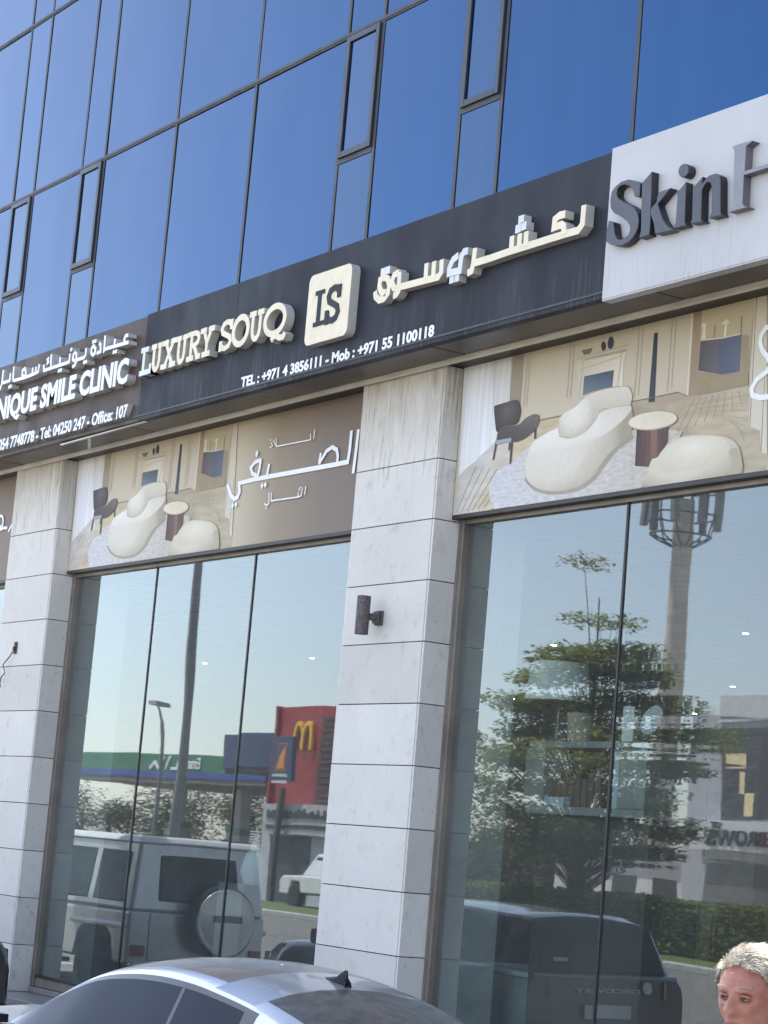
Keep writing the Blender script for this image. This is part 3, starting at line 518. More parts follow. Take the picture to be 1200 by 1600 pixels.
mb = MB()
for i, p in enumerate(AR1):
    mb.cur = 1 if i == 6 else 0
    mb.ribbon(p, .052, YF-.065-.0006*i, YF)
mb.cur = 1
for x, z in AR1D: mb.cur = 1; mb.box(x-.032, x+.032, YF-.0635, YF, z-.029, z+.029)
two_tone(mb.build('arabic_lettering', [M['cream'],M['greyletter']], s1, M=L1), M['creamside'])
for body, x0, x1 in (('TEL : +971 4 3856111 - Mob : +971 55 1100118', -15.93, -13.075),):
    text('phone_lettering', body, x0, x1, 5.512, 5.604, YF, .003, M['vinyl'], s1, bold=.035, frame=L1)
# left sign -----------------------------------------------------------------
s0, L0 = board('clinic_sign', 'brown fascia sign with white raised letters SMILE CLINIC and Arabic above', -23.6, -17.839, ZS, ZT-.012, M['brownfascia'], -.430, (-20.6,))
text('clinic_lettering', 'UNIQUE SMILE CLINIC', -21.20, -17.965, 5.772, 6.055, -.43, .085, [M['whiteletter'],M['greyside']], s0, bold=.04, frame=L0)
text('clinic_phone_lettering', 'Mob: 054 7748778 - Tel: 04250 247 - Office: 107', -21.30, -17.965, 5.510, 5.630, -.43, .05, [M['whiteletter'],M['greyside']], s0, bold=.03, frame=L0)
mb = MB()
for i, p in enumerate(AR2): mb.ribbon(p, .033, -.43-.085-.0006*i, -.43)
for x, z in AR2D: mb.box(x-.020, x+.020, -.43-.084, -.43, z-.017, z+.017)
two_tone(mb.build('clinic_arabic_lettering', M['whiteletter'], s0, M=L0), M['greyside'])
# right sign ----------------------------------------------------------------
s2, L2 = board('beauty_sign', 'white fascia sign with black raised letters Skin and a grey letter H', -11.114, -5.2, ZS-.012, ZT+.016, M['whitefascia'], -.450, ())
MB().box(-11.114, -5.2, -.446, -.372, ZS-.022, ZS-.0125).build('lower_lip', M['whitefascia'], s2, M=L2)
mb = MB()
for k in ('S','k1','k2','i','n','dot'): mb.prism(SK[k], -.51-(.0008 if k == 'k2' else 0), -.45)
two_tone(mb.build('skin_lettering', M['charletter'], s2, M=L2, bevel=.003, seg=1), M['charside'])
mb = MB(); H = SK['H']; mb.prism(H, -.51, -.45)
cx = -9.50
mb.prism([(2*cx-x, z) for x, z in H], -.51, -.45); mb.box(-9.75, 2*cx+9.75, -.509, -.452, 5.965, 5.99)
two_tone(mb.build('grey_letter', M['greyH'], s2, M=L2, bevel=.002, seg=1), pm('grey_letter_return_dark', (.13,.13,.145), .45))
# broken trim hanging below the clinic sign
hang = MB().hexa([(-19.55,-.405,5.435),(-17.75,-.40,5.452),(-17.75,-.375,5.452),(-19.55,-.38,5.435),(-19.55,-.405,5.447),(-17.75,-.40,5.461),(-17.75,-.375,5.461),(-19.55,-.38,5.447)])
hang.hexa([(-19.25,-.25,5.39),(-18.98,-.38,5.437),(-18.96,-.36,5.437),(-19.23,-.23,5.39),(-19.25,-.25,5.398),(-18.98,-.38,5.447),(-18.96,-.36,5.447),(-19.23,-.23,5.398)])
tag(hang.build('loose_trim', M['rail']), 'loose cream metal strip hanging under the brown clinic sign', 'trim')

# ---------------------------------------------------------------- banners
BC = {'wall2':(.36,.315,.24),'floor':(.52,.43,.29),'curtain':(.80,.80,.82),'curtain2':(.68,.65,.64),'fire':(.64,.56,.42),'firedark':(.45,.38,.27),'screen':(.085,.115,.16),
 'bowl':(.20,.18,.14),'vase':(.06,.065,.08),'column':(.05,.055,.075),'jamb':(.34,.255,.18),'edge':(.66,.58,.44),'niche':(.47,.37,.21),'cab2':(.33,.26,.18),'cabinet':(.11,.115,.15),'cabtop':(.62,.55,.43),
 'lampw':(.70,.62,.45),'lampd':(.27,.21,.13),'floor2':(.33,.26,.165),'panel':(.60,.52,.36),'line':(.24,.20,.14),'rug':(.66,.63,.60),'shadow':(.36,.32,.27),'leg':(.07,.07,.075),'chair':(.075,.065,.065),
 'legs2':(.34,.36,.40),'seat':(.105,.085,.08),'sofa':(.66,.60,.50),'sofatop':(.73,.68,.59),'sofaback':(.75,.71,.63),'sofaback2':(.68,.62,.52),'crease':(.50,.44,.34),'base':(.115,.07,.065),'base2':(.24,.13,.10),
 'rim':(.48,.42,.32),'top':(.72,.65,.51),'armch':(.62,.55,.41),'armsh':(.42,.37,.28),'armtop':(.69,.62,.47),'moulding':(.51,.45,.35),'plank':(.445,.375,.275)}
def gm(name, stops, axis, lo, hi, fold=0, fs=(60,1,1.5), famt=.12, rad=None):
    m = bpy.data.materials.new('print_'+name); m.use_nodes = True; n, l = nodes_of(m); b = n['Principled BSDF']; b.inputs['Roughness'].default_value = .5; b.inputs['Specular IOR Level'].default_value = .2
    tc = n.new('ShaderNodeTexCoord'); dt = n.new('ShaderNodeVectorMath'); dt.operation = 'DOT_PRODUCT'; dt.inputs[1].default_value = (axis[0],0,axis[1]); l.new(tc.outputs['Object'], dt.inputs[0])
    mr = n.new('ShaderNodeMapRange'); mr.inputs['From Min'].default_value = lo; mr.inputs['From Max'].default_value = hi; l.new(dt.outputs['Value'], mr.inputs['Value'])
    if rad:      # printed studio shading that falls off round a centre
        mp0 = n.new('ShaderNodeMapping'); mp0.vector_type = 'POINT'; mp0.inputs['Location'].default_value = (-rad[0]/rad[2], 0, -rad[1]/rad[3]); mp0.inputs['Scale'].default_value = (1/rad[2], 0, 1/rad[3]); l.new(tc.outputs['Object'], mp0.inputs['Vector'])
        ln = n.new('ShaderNodeVectorMath'); ln.operation = 'LENGTH'; l.new(mp0.outputs[0], ln.inputs[0]); l.new(ln.outputs['Value'], mr.inputs['Value'])
    nz = n.new('ShaderNodeTexNoise'); nz.inputs['Scale'].default_value = 4; nz.inputs['Detail'].default_value = 5; l.new(tc.outputs['Object'], nz.inputs['Vector'])
    ad = n.new('ShaderNodeMath'); ad.operation = 'MULTIPLY_ADD'; ad.inputs[1].default_value = .3; l.new(nz.outputs['Fac'], ad.inputs[0])
    a2 = n.new('ShaderNodeMath'); a2.operation = 'SUBTRACT'; a2.inputs[1].default_value = .15; l.new(mr.outputs[0], a2.inputs[0]); l.new(a2.outputs[0], ad.inputs[2])
    rp = n.new('ShaderNodeValToRGB'); l.new(ad.outputs[0], rp.inputs[0]); e = rp.color_ramp.elements
    while len(e) < len(stops): e.new(.5)
    for q, (p, c) in zip(e, stops): q.position = p; q.color = (*c,1)
    out = rp.outputs[0]
    if fold:
        mp = n.new('ShaderNodeMapping'); mp.inputs['Scale'].default_value = fs; l.new(tc.outputs['Object'], mp.inputs['Vector'])
        f = n.new('ShaderNodeTexNoise'); f.inputs['Scale'].default_value = fold; f.inputs['Detail'].default_value = 3; l.new(mp.outputs[0], f.inputs['Vector'])
        r2 = n.new('ShaderNodeMapRange'); r2.inputs['From Min'].default_value = .3; r2.inputs['From Max'].default_value = .7; r2.inputs['To Min'].default_value = 1-famt; r2.inputs['To Max'].default_value = 1+famt*.3; l.new(f.outputs['Fac'], r2.inputs['Value'])
        mm = n.new('ShaderNodeMix'); mm.data_type = 'RGBA'; mm.blend_type = 'MULTIPLY'; mm.inputs['Factor'].default_value = 1; l.new(out, mm.inputs['A']); l.new(r2.outputs[0], mm.inputs['B']); out = mm.outputs['Result']
    l.new(out, b.inputs['Base Color']); return m
BCM = {k: pm('print_'+k, c, .5, spec=.2, var=.07, scale=3.5, bump=(.05 if k in ('sofa','rug') else 0)) for k, c in BC.items()}
BCM.update({
 'floor': gm('floor', [(.0,(.58,.56,.55)),(.10,(.60,.55,.47)),(.2,(.60,.50,.34)),(.55,(.40,.335,.235)),(.8,(.50,.42,.30)),(1,(.47,.40,.29))], (1,-.5), -.1, 3.6, 1, (3,1,14), .22),
 'curtain': gm('curtain', [(0,(.74,.73,.73)),(.45,(.80,.81,.85)),(1,(.70,.69,.68))], (1,.15), 0, .75, 1, (26,1,1), .16),
 'curtain2': gm('curtain_shade', [(0,(.64,.61,.59)),(1,(.74,.76,.79))], (1,0), .35, .55, 1, (30,1,1), .2),
 'sofa': gm('sofa', [(0,(.72,.68,.61)),(.55,(.66,.61,.52)),(.85,(.50,.44,.35)),(1,(.36,.31,.24))], (1,0), 0, 1, 3, (20,1,8), .08, (1.18,.40,.80,.42)),
 'sofatop': gm('sofa_top', [(0,(.80,.77,.72)),(.6,(.74,.70,.63)),(1,(.62,.56,.47))], (1,0), 0, 1, 3, (20,1,8), .06, (1.15,.50,.95,.20)),
 'sofaback': gm('sofa_back', [(0,(.80,.77,.72)),(.55,(.72,.68,.60)),(1,(.50,.44,.35))], (1,0), 0, 1, 3, (20,1,8), .07, (1.42,.64,.26,.24)),
 'sofaback2': gm('sofa_far_back', [(0,(.56,.50,.40)),(1,(.70,.65,.56))], (0,1), .56, .72, 3, (20,1,8), .06),
 'armch': gm('armchair', [(0,(.68,.63,.53)),(.6,(.61,.55,.44)),(1,(.40,.35,.26))], (1,0), 0, 1, 3, (20,1,8), .07, (2.62,.17,.66,.22)),
 'armtop': gm('armchair_top', [(0,(.73,.68,.57)),(1,(.60,.54,.42))], (1,0), 0, 1, 3, (20,1,8), .06, (2.70,.22,.42,.14)),
 'rug': gm('rug', [(0,(.60,.60,.63)),(.35,(.60,.58,.555)),(1,(.53,.48,.41))], (1,0), .5, 2.4, 5, (3,1,9), .22),
 'chair': gm('chair', [(0,(.14,.12,.12)),(.6,(.075,.065,.066)),(1,(.045,.04,.04))], (1,0), 0, 1, 0, rad=(.62,.72,.24,.18)),
 'seat': gm('chair_seat', [(0,(.06,.052,.05)),(.6,(.10,.082,.075)),(1,(.16,.13,.12))], (.2,1), .55, .80),
 'niche': gm('niche', [(0,(.36,.29,.21)),(.5,(.43,.355,.245)),(1,(.52,.44,.30))], (0,1), .65, 1.1),
 'panel': gm('panel', [(0,(.60,.56,.48)),(1,(.56,.49,.37))], (0,1), .1, 1.1),
 'cabinet': gm('cabinet', [(0,(.10,.085,.09)),(.45,(.13,.12,.13)),(.55,(.10,.11,.16)),(1,(.13,.135,.19))], (1,0), 2.7, 3.1),
 'base': gm('table_base', [(0,(.075,.042,.04)),(.5,(.16,.095,.085)),(1,(.09,.055,.055))], (1,0), 2.12, 2.45, 2, (30,1,2), .25),
 'screen': gm('screen', [(0,(.15,.19,.24)),(1,(.06,.085,.125))], (.3,1), 1.2, 1.4),
 'fire': gm('fireplace', [(0,(.58,.51,.40)),(1,(.70,.64,.53))], (1,0), 1.4, 1.95),
})
SMOOTHK = {'sofa','sofatop','sofaback','sofaback2','armch','armtop','armsh','rug','chair','seat','shadow','crease'}
def smooth_poly(p):
    n = len(p); o = []
    for i in range(n):
        a, b, c, d = p[i-1], p[i], p[(i+1) % n], p[(i+2) % n]
        for t in (0, .33, .67):
            q = tuple(.5*(2*y+(z-x)*t+(2*x-5*y+4*z-w)*t*t+(3*y-x-3*z+w)*t**3) for x, y, z, w in zip(a,b,c,d)); o.append((min(max(q[0],.001),5.64), min(max(q[1],.001),1.114)))
    return o
def base_print(x0):
    m = bpy.data.materials.new('print_wall_and_gradient'); m.use_nodes = True; n, l = nodes_of(m); b = n['Principled BSDF']; b.inputs['Roughness'].default_value = .5; b.inputs['Specular IOR Level'].default_value = .2
    g = n.new('ShaderNodeNewGeometry'); sx = n.new('ShaderNodeSeparateXYZ'); l.new(g.outputs['Position'], sx.inputs[0])
    mr = n.new('ShaderNodeMapRange'); mr.inputs['From Min'].default_value = x0; mr.inputs['From Max'].default_value = x0+5.7; l.new(sx.outputs[0], mr.inputs['Value'])
    cr_ = n.new('ShaderNodeValToRGB'); l.new(mr.outputs[0], cr_.inputs[0]); e = cr_.color_ramp.elements
    e[0].position = 0; e[0].color = (.58,.51,.40,1); e[1].position = .60; e[1].color = (.52,.45,.34,1)
    a = e.new(.72); a.color = (.30,.24,.175,1); a = e.new(.86); a.color = (.21,.165,.135,1); a = e.new(1); a.color = (.18,.145,.125,1)
    l.new(cr_.outputs[0], b.inputs['Base Color']); return m
def banner(label, x0, x1, txt, sh=0.0):
    e = empty('banner', label, 'banner', (x0, .163, 4.345), 0, 'printed banners above the shop windows')
    W = x1-x0; sc = min(1, (W-.004)/5.65)
    MB().box(.002, W-.002, .0005, .10, .0005, 1.116).build('print_sheet', [base_print(x1-5.65)], e)
    MB().box(.002, W-.002, -.004, .10, -.03, .0).box(.0, .0019, -.002, .10, 0, 1.116).build('edge_frame', M['recess'], e, bevel=.002, seg=1)
    mb = MB(); keys = list(BC)
    for i, (c, p) in enumerate(BN):
        mb.cur = keys.index(c); y = -.00018*i
        if c in SMOOTHK: p = smooth_poly(p)
        mb.add([(u*sc, -.0002+y, v) for u, v in p], [tuple(range(len(p)))])
    rl = random.Random(8); ex = len(BN)+1
    def strip(key, a, c, w):
        nonlocal ex
        mb.cur = keys.index(key); d = Vector((c[0]-a[0], c[1]-a[1])).normalized(); nx, nz = -d.y*w/2, d.x*w/2; ex += 1
        mb.add([(p[0]*sc, -.0002-.00018*ex*.2+.0016*0, p[1]) for p in ((a[0]+nx,a[1]+nz),(c[0]+nx,c[1]+nz),(c[0]-nx,c[1]-nz),(a[0]-nx,a[1]-nz))], [(0,1,2,3)])
    for u in (.80,.835,1.31,1.35,2.06,2.10,2.40,2.44): strip('moulding', (u,.62+.02*rl.random()) if u > 2.0 else (u,.72), (u+.004,1.112), .010)
    strip('moulding', (1.39,.985), (1.97,1.0), .012); strip('moulding', (1.44,.90), (1.90,.935), .008)
    strip('moulding', (1.455,.71), (1.47,.985), .008); strip('moulding', (1.87,.72), (1.90,.985), .008)
    for k in range(8): strip('plank', (2.52+.09*k, .33+.014*k), (2.68+.06*k, .54), .004)
    for k in range(7): strip('plank', (2.62+.08*k, .50-.028*k), (3.19, .50-.05*k), .004)
    for k in range(6): strip('plank', (.05+.07*k, .02), (.26+.09*k, .34-.015*k), .005)
    o = mb.build('room_picture', [BCM[k] for k in keys], e)
    t = MB(); yy = -.00018*len(BN)-.0008
    if txt == 'arabic':
        for i, (w, p) in enumerate(BA): t.ribbon(p, w, yy-.0004*i, yy-.0004*i+.0003)
        for r, (x, z) in BAD: t.prism([(x-r*.8,z),(x,z-r),(x+r*.8,z),(x,z+r)], yy-.007, yy-.0066)
    else:
        for p in BS:
            if not sh: t.ribbon(p, .035, yy, yy+.0003)
        # the rest of the handwritten word, ending in an r
        q = []
        for n_, sg, x0_, wd in ((2,-1,3.50,.36),(3,1,3.88,.50),(3,1,4.40,.50)):      # u, m, m
            for k in range(n_*8+1):
                a = k/8; h_ = abs(math.sin(math.pi*a))**.7; q.append((x0_+sh+wd*k/(n_*8), (.56+.15*h_) if sg > 0 else (.71-.15*h_)))
        q += [(4.98+sh+.09*math.cos(b_), .63+.08*math.sin(b_)) for b_ in [-.4+k*.55 for k in range(10)]]+[(5.12+sh,.57),(5.20+sh,.56)]
        t.ribbon(q, .03, yy-.0004, yy-.0001)
        t.ribbon([(x+sh, z) for x, z in ((5.24,.52),(5.36,.62),(5.45,.80),(5.48,.64),(5.53,.70),(5.57,.69),(5.56,.56),(5.60,.52))], .03, yy-.0008, yy-.0005)
    t.build('script_lettering', M['vinyl'], e)
    return e
banner('beige room-photo banner with white Arabic script, between the two stone piers', PX[1][1], PX[2][0], 'arabic')
banner('large room-photo banner at the right under the white Skin sign, with a white script S', PX[2][1], PX[3][0], 'latin')
banner('brown end of a banner with white handwriting, left of the left stone pier', PX[0][1], PX[1][0], 'latin', -2.2)

# ---------------------------------------------------------------- wall lamp, junction box
lm = pm('grey_brown_lamp_metal', (.115,.095,.10), .55, .3, scale=60, var=.35)
wl_ = empty('wall_lamp', 'dark grey cylinder up-and-down light on the middle stone pier', 'wall lamp', (-14.175, 0, 3.587))
MB().lathe([(.048,-.145),(.052,-.143),(.052,.143),(.048,.145),(.044,.145),(.044,.12),(.001,.12)], (0,-.155,.005), n=28).build('tube', lm, wl_, smooth=True)
MB().box(-.03,.03,-.106,-.045,-.025,.025).box(-.038,.038,-.05,-.022,-.045,.045).box(-.05,.05,-.022,-.001,-.055,.055).build('bracket', lm, wl_, bevel=.006)
jb = empty('junction_box', 'small brown socket with a dangling curly wire on the left stone pier', 'junction box', (-21.05, 0, 3.58))
MB().box(-.035,.035,-.012,-.002,-.06,.06).box(-.02,.02,-.03,-.012,-.03,.01).build('plate', pm('rusty_plate', (.07,.045,.03), .8), jb, bevel=.003)
MB().tube([(0,-.03,-.04),(-.03,-.05,-.10),(-.10,-.06,-.15),(-.17,-.05,-.17),(-.13,-.05,-.22),(-.10,-.05,-.26),(-.16,-.06,-.30),(-.20,-.05,-.36),(-.17,-.05,-.40)], .006, 6).build('wire', pm('black_wire', (.04,.035,.03), .6), jb, smooth=True)
# ---------------------------------------------------------------- vehicles
def car_paint(name, col, metal=.75, rough=.28, coat=1.0, dust=.0):
    m = pm(name, col, rough, metal, var=.03, scale=6, coat=coat); b = m.node_tree.nodes['Principled BSDF']; b.inputs['Coat Roughness'].default_value = .06
    return m
M['silver'] = car_paint('silver_paint', (.55,.59,.66), .65, .30)
M['darkpaint'] = car_paint('dark_grey_paint', (.045,.043,.048), .6, .3)
M['gpaint'] = car_paint('pale_grey_paint', (.46,.47,.48), .3, .35)
M['white_car'] = car_paint('white_paint', (.72,.72,.71), 0, .35)
M['carglass'] = pm('tinted_car_glass', (.014,.018,.026), .06, 0, var=.1, coat=0, spec=.12)
M['dustglass'] = pm('dusty_rear_glass', (.105,.10,.092), .30, 0, var=.3, scale=14, spec=.7)
M['trimblack'] = pm('black_trim', (.014,.014,.016), .45, spec=.2)
M['seal'] = pm('rubber_window_seal', (.045,.043,.042), .32, spec=.6)
M['roofblack'] = pm('dusty_black_roof', (.20,.185,.168), .34, 0, var=.12, scale=5, coat=.4)
M['tyre'] = pm('tyre_rubber', (.02,.02,.02), .85, bump=.3)
M['rim'] = pm('alloy_rim', (.42,.43,.45), .35, .9)
M['tail'] = pm('red_tail_lens', (.20,.012,.012), .15, coat=1)
M['lens'] = pm('clear_headlamp_lens', (.55,.57,.6), .1, .3, coat=1)
M['plate'] = pm('plate_white', (.7,.7,.68), .4)
def crom(a, b, c, d, t):
    return tuple(.5*(2*q+(r-p)*t+(2*p-5*q+4*r-s)*t*t+(3*q-p-3*r+s)*t**3) for p, q, r, s in zip(a,b,c,d))
def refine(st, n):
    out = []; k = len(st)
    for i in range(k-1):
        for j in range(n): out.append((i+j/n, crom(st[max(i-1,0)], st[i], st[i+1], st[min(i+2,k-1)], j/n)))
    out.append((k-1, st[-1])); return out
def wheel(parent, x, y, r, w, side):
    t = MB().lathe([(r*.70,-w/2),(r*.93,-w/2),(r,-w/2+.03),(r,w/2-.03),(r*.93,w/2),(r*.70,w/2)], (x,y,r), 'Y', 28)
    wo_ = t.build('wheel', M['tyre'], parent, smooth=True)
    q = MB(); ys = side*w*.40
    q.lathe([(r*.70,-w*.45),(r*.70,w*.45)], (x,y,r), 'Y', 28)
    q.lathe([(.001,ys*.9),(.06,ys),(.07,ys*.7)], (x,y,r), 'Y', 14)
    for k in range(7):
        a = 2*math.pi*k/7; c, s_ = math.cos(a), math.sin(a); d = .035
        q.hexa([(x+c*.05-s_*d, y+ys*.6, r+s_*.05+c*d),(x+c*r*.69-s_*d*.6, y+ys*.6, r+s_*r*.69+c*d*.6),(x+c*r*.69-s_*d*.6, y+ys*.95, r+s_*r*.69+c*d*.6),(x+c*.05-s_*d, y+ys*.95, r+s_*.05+c*d),
                (x+c*.05+s_*d, y+ys*.6, r+s_*.05-c*d),(x+c*r*.69+s_*d*.6, y+ys*.6, r+s_*r*.69-c*d*.6),(x+c*r*.69+s_*d*.6, y+ys*.95, r+s_*r*.69-c*d*.6),(x+c*.05+s_*d, y+ys*.95, r+s_*.05-c*d)])
    q.build('rim', M['rim'], wo_)
def lower_body(root, prof, paint, axles, rw, name='body'):
    """prof: x, half width, z bottom, z belt, deck crown. A single loft with wheel arches cut upward."""
    R_ = refine(prof, 6); P = []
    for u, (x, w, zb, zt, cr_) in R_:
        arch = 0
        for ax in axles:
            d = abs(x-ax)
            if d < rw*1.16: arch = max(arch, math.sqrt((rw*1.16)**2-d*d)+rw)
        z0 = max(zb, min(arch, zt-.12))
        h = zt-z0; row = []
        half = [(w*.90, z0),(w*.985, z0+h*.10),(w, z0+h*.42),(w*.995, z0+h*.70),(w*.96, z0+h*.90),(w*.90, zt),(w*.6, zt+cr_*.75),(w*.3, zt+cr_*.95),(0, zt+cr_)]
        row = [(x, y, z) for y, z in half]+[(x, -y, z) for y, z in half[-2::-1]]
        P.append(row)
    m = MB().grid(P); n = len(P[0]); 
    m.add(P[0], [tuple(range(n))]); m.add(P[-1], [tuple(range(n-1,-1,-1))])
    o = m.build(name, paint, root, smooth=True, weld=True)
    ug = MB()
    x0, x1 = prof[0][0], prof[-1][0]; lo, hi = min(x0,x1), max(x0,x1)
    W = max(p[1] for p in prof)
    ug.box(lo+.25, hi-.25, -W*.80, W*.80, .17, .52); ug.build('underbody', M['trimblack'], root)
    return o
def greenhouse(root, st, parts, n=5, side_rows=(.10,.85,.93), rail=.13):
    """parts(u, row) -> part key; rows: 0 belt,1 side glass,2 trim,3 cant rail,4 roof rail,5.. roof"""
    R_ = refine(st, n); rows = []
    tr = [0, *side_rows, 1.0]; ks = [rail, .36, .68, 1.0]
    for u, (xc, zc, we, ze, wb_, zb, bow, xb) in R_:
        half = []
        xe = xc+bow
        for t in tr:
            bulge = .018*math.sin(math.pi*t)
            half.append((xb+(xe-xb)*t, wb_+(we-wb_)*(t**1.15)+bulge*.6, zb+(ze-zb)*(1-(1-t)**1.12)))
        for k in ks:
            y = we*(1-k); q = (y/we)
            half.append((xc+bow*q*q, y, ze+(zc-ze)*(1-q**2.2)))
        rows.append((u, half))
    acc = {}
    for i in range(len(rows)-1):
        u = (rows[i][0]+rows[i+1][0])/2; A_, B_ = rows[i][1], rows[i+1][1]
        for j in range(len(A_)-1):
            for sgn in (1, -1):
                key = parts(u, j, sgn)
                if key is None: continue
                mb = acc.setdefault(key, MB())
                mb.add([(p[0], sgn*p[1], p[2]) for p in (A_[j], B_[j], B_[j+1], A_[j+1])], [(0,1,2,3)])
    return acc
# --- silver coupe in the foreground
cz = -.0
cp = empty('coupe', 'dusty silver coupe with black roof panel and shark-fin aerial in the foreground', 'car', (-9.581, -3.445, 0), R(184.51))
D_ = -.055
st = [(1.32,.90,.70,.86,.76,.84,-.26,1.06),(1.02,1.045,.655,.985,.775,.85,-.23,.85),(.74,1.165,.61,1.095,.785,.855,-.17,.60),(.46,1.245,.585,1.172,.79,.86,-.10,.40),(.15,1.290,.572,1.212,.79,.865,-.04,.15),
      (-.15,1.305,.565,1.226,.79,.87,0,-.15),(-.38,1.298,.56,1.218,.79,.875,.0,-.50),(-.56,1.282,.553,1.197,.79,.88,-.0,-.80),(-.84,1.232,.54,1.146,.785,.89,-.03,-1.05),(-1.12,1.155,.525,1.070,.775,.90,-.07,-1.30),(-1.42,1.045,.51,.975,.765,.905,-.10,-1.52),(-1.70,.935,.49,.905,.75,.90,-.10,-1.74)]
def cpart(u, j, s):
    if j == 0: return 'cant'
    if j in (1,) :
        if .35 < u < 5.92: return 'door_window%d' % s
        if 5.92 <= u < 6.02: return 'trim'
        if 6.02 <= u < 7.95: return 'quarter%d' % s
        if u < 8.2: return 'trim'
        return 'cant'
    if j == 2: return 'trim' if .2 < u < 8.2 else 'cant'
    if j == 3: return 'cant'
    if u < 3: return 'cant' if j == 4 else 'windshield'
    if u < 7: return 'cant' if j == 4 else 'roof'
    if u < 8: return 'rearroof'
    return 'cant' if j == 4 else 'rearglass'
acc = greenhouse(cp, st, cpart, 10)
body_c = lower_body(cp, [(2.30,.55,.30,.55,.03),(2.20,.74,.24,.66,.05),(1.95,.87,.20,.74,.08),(1.45,.915,.20,.84,.09),(.9,.92,.20,.875,.0),(0,.92,.20,.89,-.02),(-.8,.925,.20,.915,-.02),(-1.4,.93,.20,.93,.0),(-1.85,.90,.24,.92,.03),(-2.2,.82,.30,.89,.04),(-2.33,.66,.38,.72,.02)], M['silver'], (1.37,-1.38), .335)
for k, (nm, mt) in {'cant':('roof_rail','silver'),'trim':('window_trim','seal'),'windshield':('windscreen','carglass'),'roof':('roof_panel','roofblack'),'rearroof':('rear_roof','silver'),'rearglass':('rear_window','dustglass'),'door_window1':('door_window','carglass'),'door_window-1':('door_window','carglass'),'quarter1':('quarter_window','carglass'),'quarter-1':('quarter_window','carglass')}.items():
    if k in acc: acc[k].build(nm, M[mt], cp, smooth=True, weld=True)
for ax in (1.37,-1.38):
    for s_ in (1,-1): wheel(cp, ax, s_*.80, .335, .23, s_)
# shark fin: base + fin
fin = MB()
fx, fz = -.70, 1.262
prof = [(.14,.0,.012),(.08,.010,.030),(.02,.016,.034),(-.03,.024,.028),(-.06,.044,.014),(-.085,.056,.008),(-.100,.056,.006),(-.104,.02,.020),(-.112,.0,.022)]
P = []
for dx, h, w in prof: P.append([(fx+dx, w, fz-.015-.12*abs(dx)*(dx<0)),(fx+dx, w*.75, fz-.005+h*.45),(fx+dx, w*.22, fz-.005+h),(fx+dx, -w*.22, fz-.005+h),(fx+dx, -w*.75, fz-.005+h*.45),(fx+dx, -w, fz-.015-.12*abs(dx)*(dx<0))])
fin.grid(P); fin.build('aerial_fin', M['trimblack'], cp, smooth=True)
for s_ in (1,-1):
    mo = MB(); mo.lathe([(.001,-.09),(.05,-.085),(.075,-.05),(.08,.0),(.07,.06),(.03,.09),(.001,.092)], (.92, s_*1.0, .93), 'Y', 14); mo.box(.88,.96,min(s_*.80,s_*.95),max(s_*.80,s_*.95),.88,.92)
    mo.build('mirror', M['trimblack'], cp, smooth=True)
    MB().box(-2.31,-2.10,min(s_*.52,s_*.83),max(s_*.52,s_*.83),.74,.86).build('tail_light', M['tail'], cp, bevel=.02)
    MB().box(2.02,2.25,min(s_*.52,s_*.80),max(s_*.52,s_*.80),.58,.68).build('headlight', M['lens'], cp, bevel=.03)
    MB().box(-.32,-.14,min(s_*.915,s_*.945),max(s_*.915,s_*.945),.76,.785).build('door_handle', M['silver'], cp, bevel=.008)
# --- dark SUV at the left edge (its rear shows in the right shop window)
sv = empty('dark_suv', 'dark grey SUV with red tail lamp at the left edge of the photo', 'car', (-17.87, -2.96, 0), R(180)); sv.scale = (1, 1, .95)
st2 = [(1.25,1.00,.74,.97,.84,.94,-.2,1.0),(.85,1.28,.69,1.22,.85,.95,-.12,.7),(.5,1.47,.65,1.42,.86,.96,-.08,.38),(.1,1.555,.635,1.505,.865,.97,-.03,0),(-.8,1.575,.63,1.525,.87,.985,0,-.8),(-1.5,1.55,.625,1.50,.865,1.0,0,-1.5),(-1.95,1.52,.615,1.47,.86,1.01,-.02,-1.98),(-2.12,1.30,.66,1.27,.85,1.01,-.0,-2.08),(-2.22,1.03,.70,1.02,.83,1.01,0,-2.16)]
def spart(u, j, s):
    if j == 1 and .4 < u < 5.5: return ('win%d' % s) if not (3.45 < u < 3.6) else 'cant'
    if j == 2 and .3 < u < 5.7: return 'trim'
    if u < 2 and j > 4: return 'ws'
    if u > 6.05 and j > 3: return 'rg'
    return 'cant'
acc2 = greenhouse(sv, st2, spart, 6)
for k, (nm, mt) in {'cant':('roof','darkpaint'),'trim':('window_trim','trimblack'),'ws':('windscreen','carglass'),'rg':('rear_window','carglass'),'win1':('side_window','carglass'),'win-1':('side_window','carglass')}.items():
    acc2[k].build(nm, M[mt], sv, smooth=True, weld=True)
lower_body(sv, [(2.3,.70,.32,.72,.03),(2.15,.86,.26,.86,.05),(1.7,.95,.25,.95,.06),(1.1,.96,.25,.98,.0),(0,.96,.25,1.0,-.02),(-1.2,.965,.25,1.02,-.02),(-1.9,.95,.27,1.03,-.02),(-2.2,.92,.30,1.02,0),(-2.30,.86,.36,.98,0)], M['darkpaint'], (1.42,-1.33), .36)
for ax in (1.42,-1.33):
    for s_ in (1,-1): wheel(sv, ax, s_*.83, .36, .24, s_)
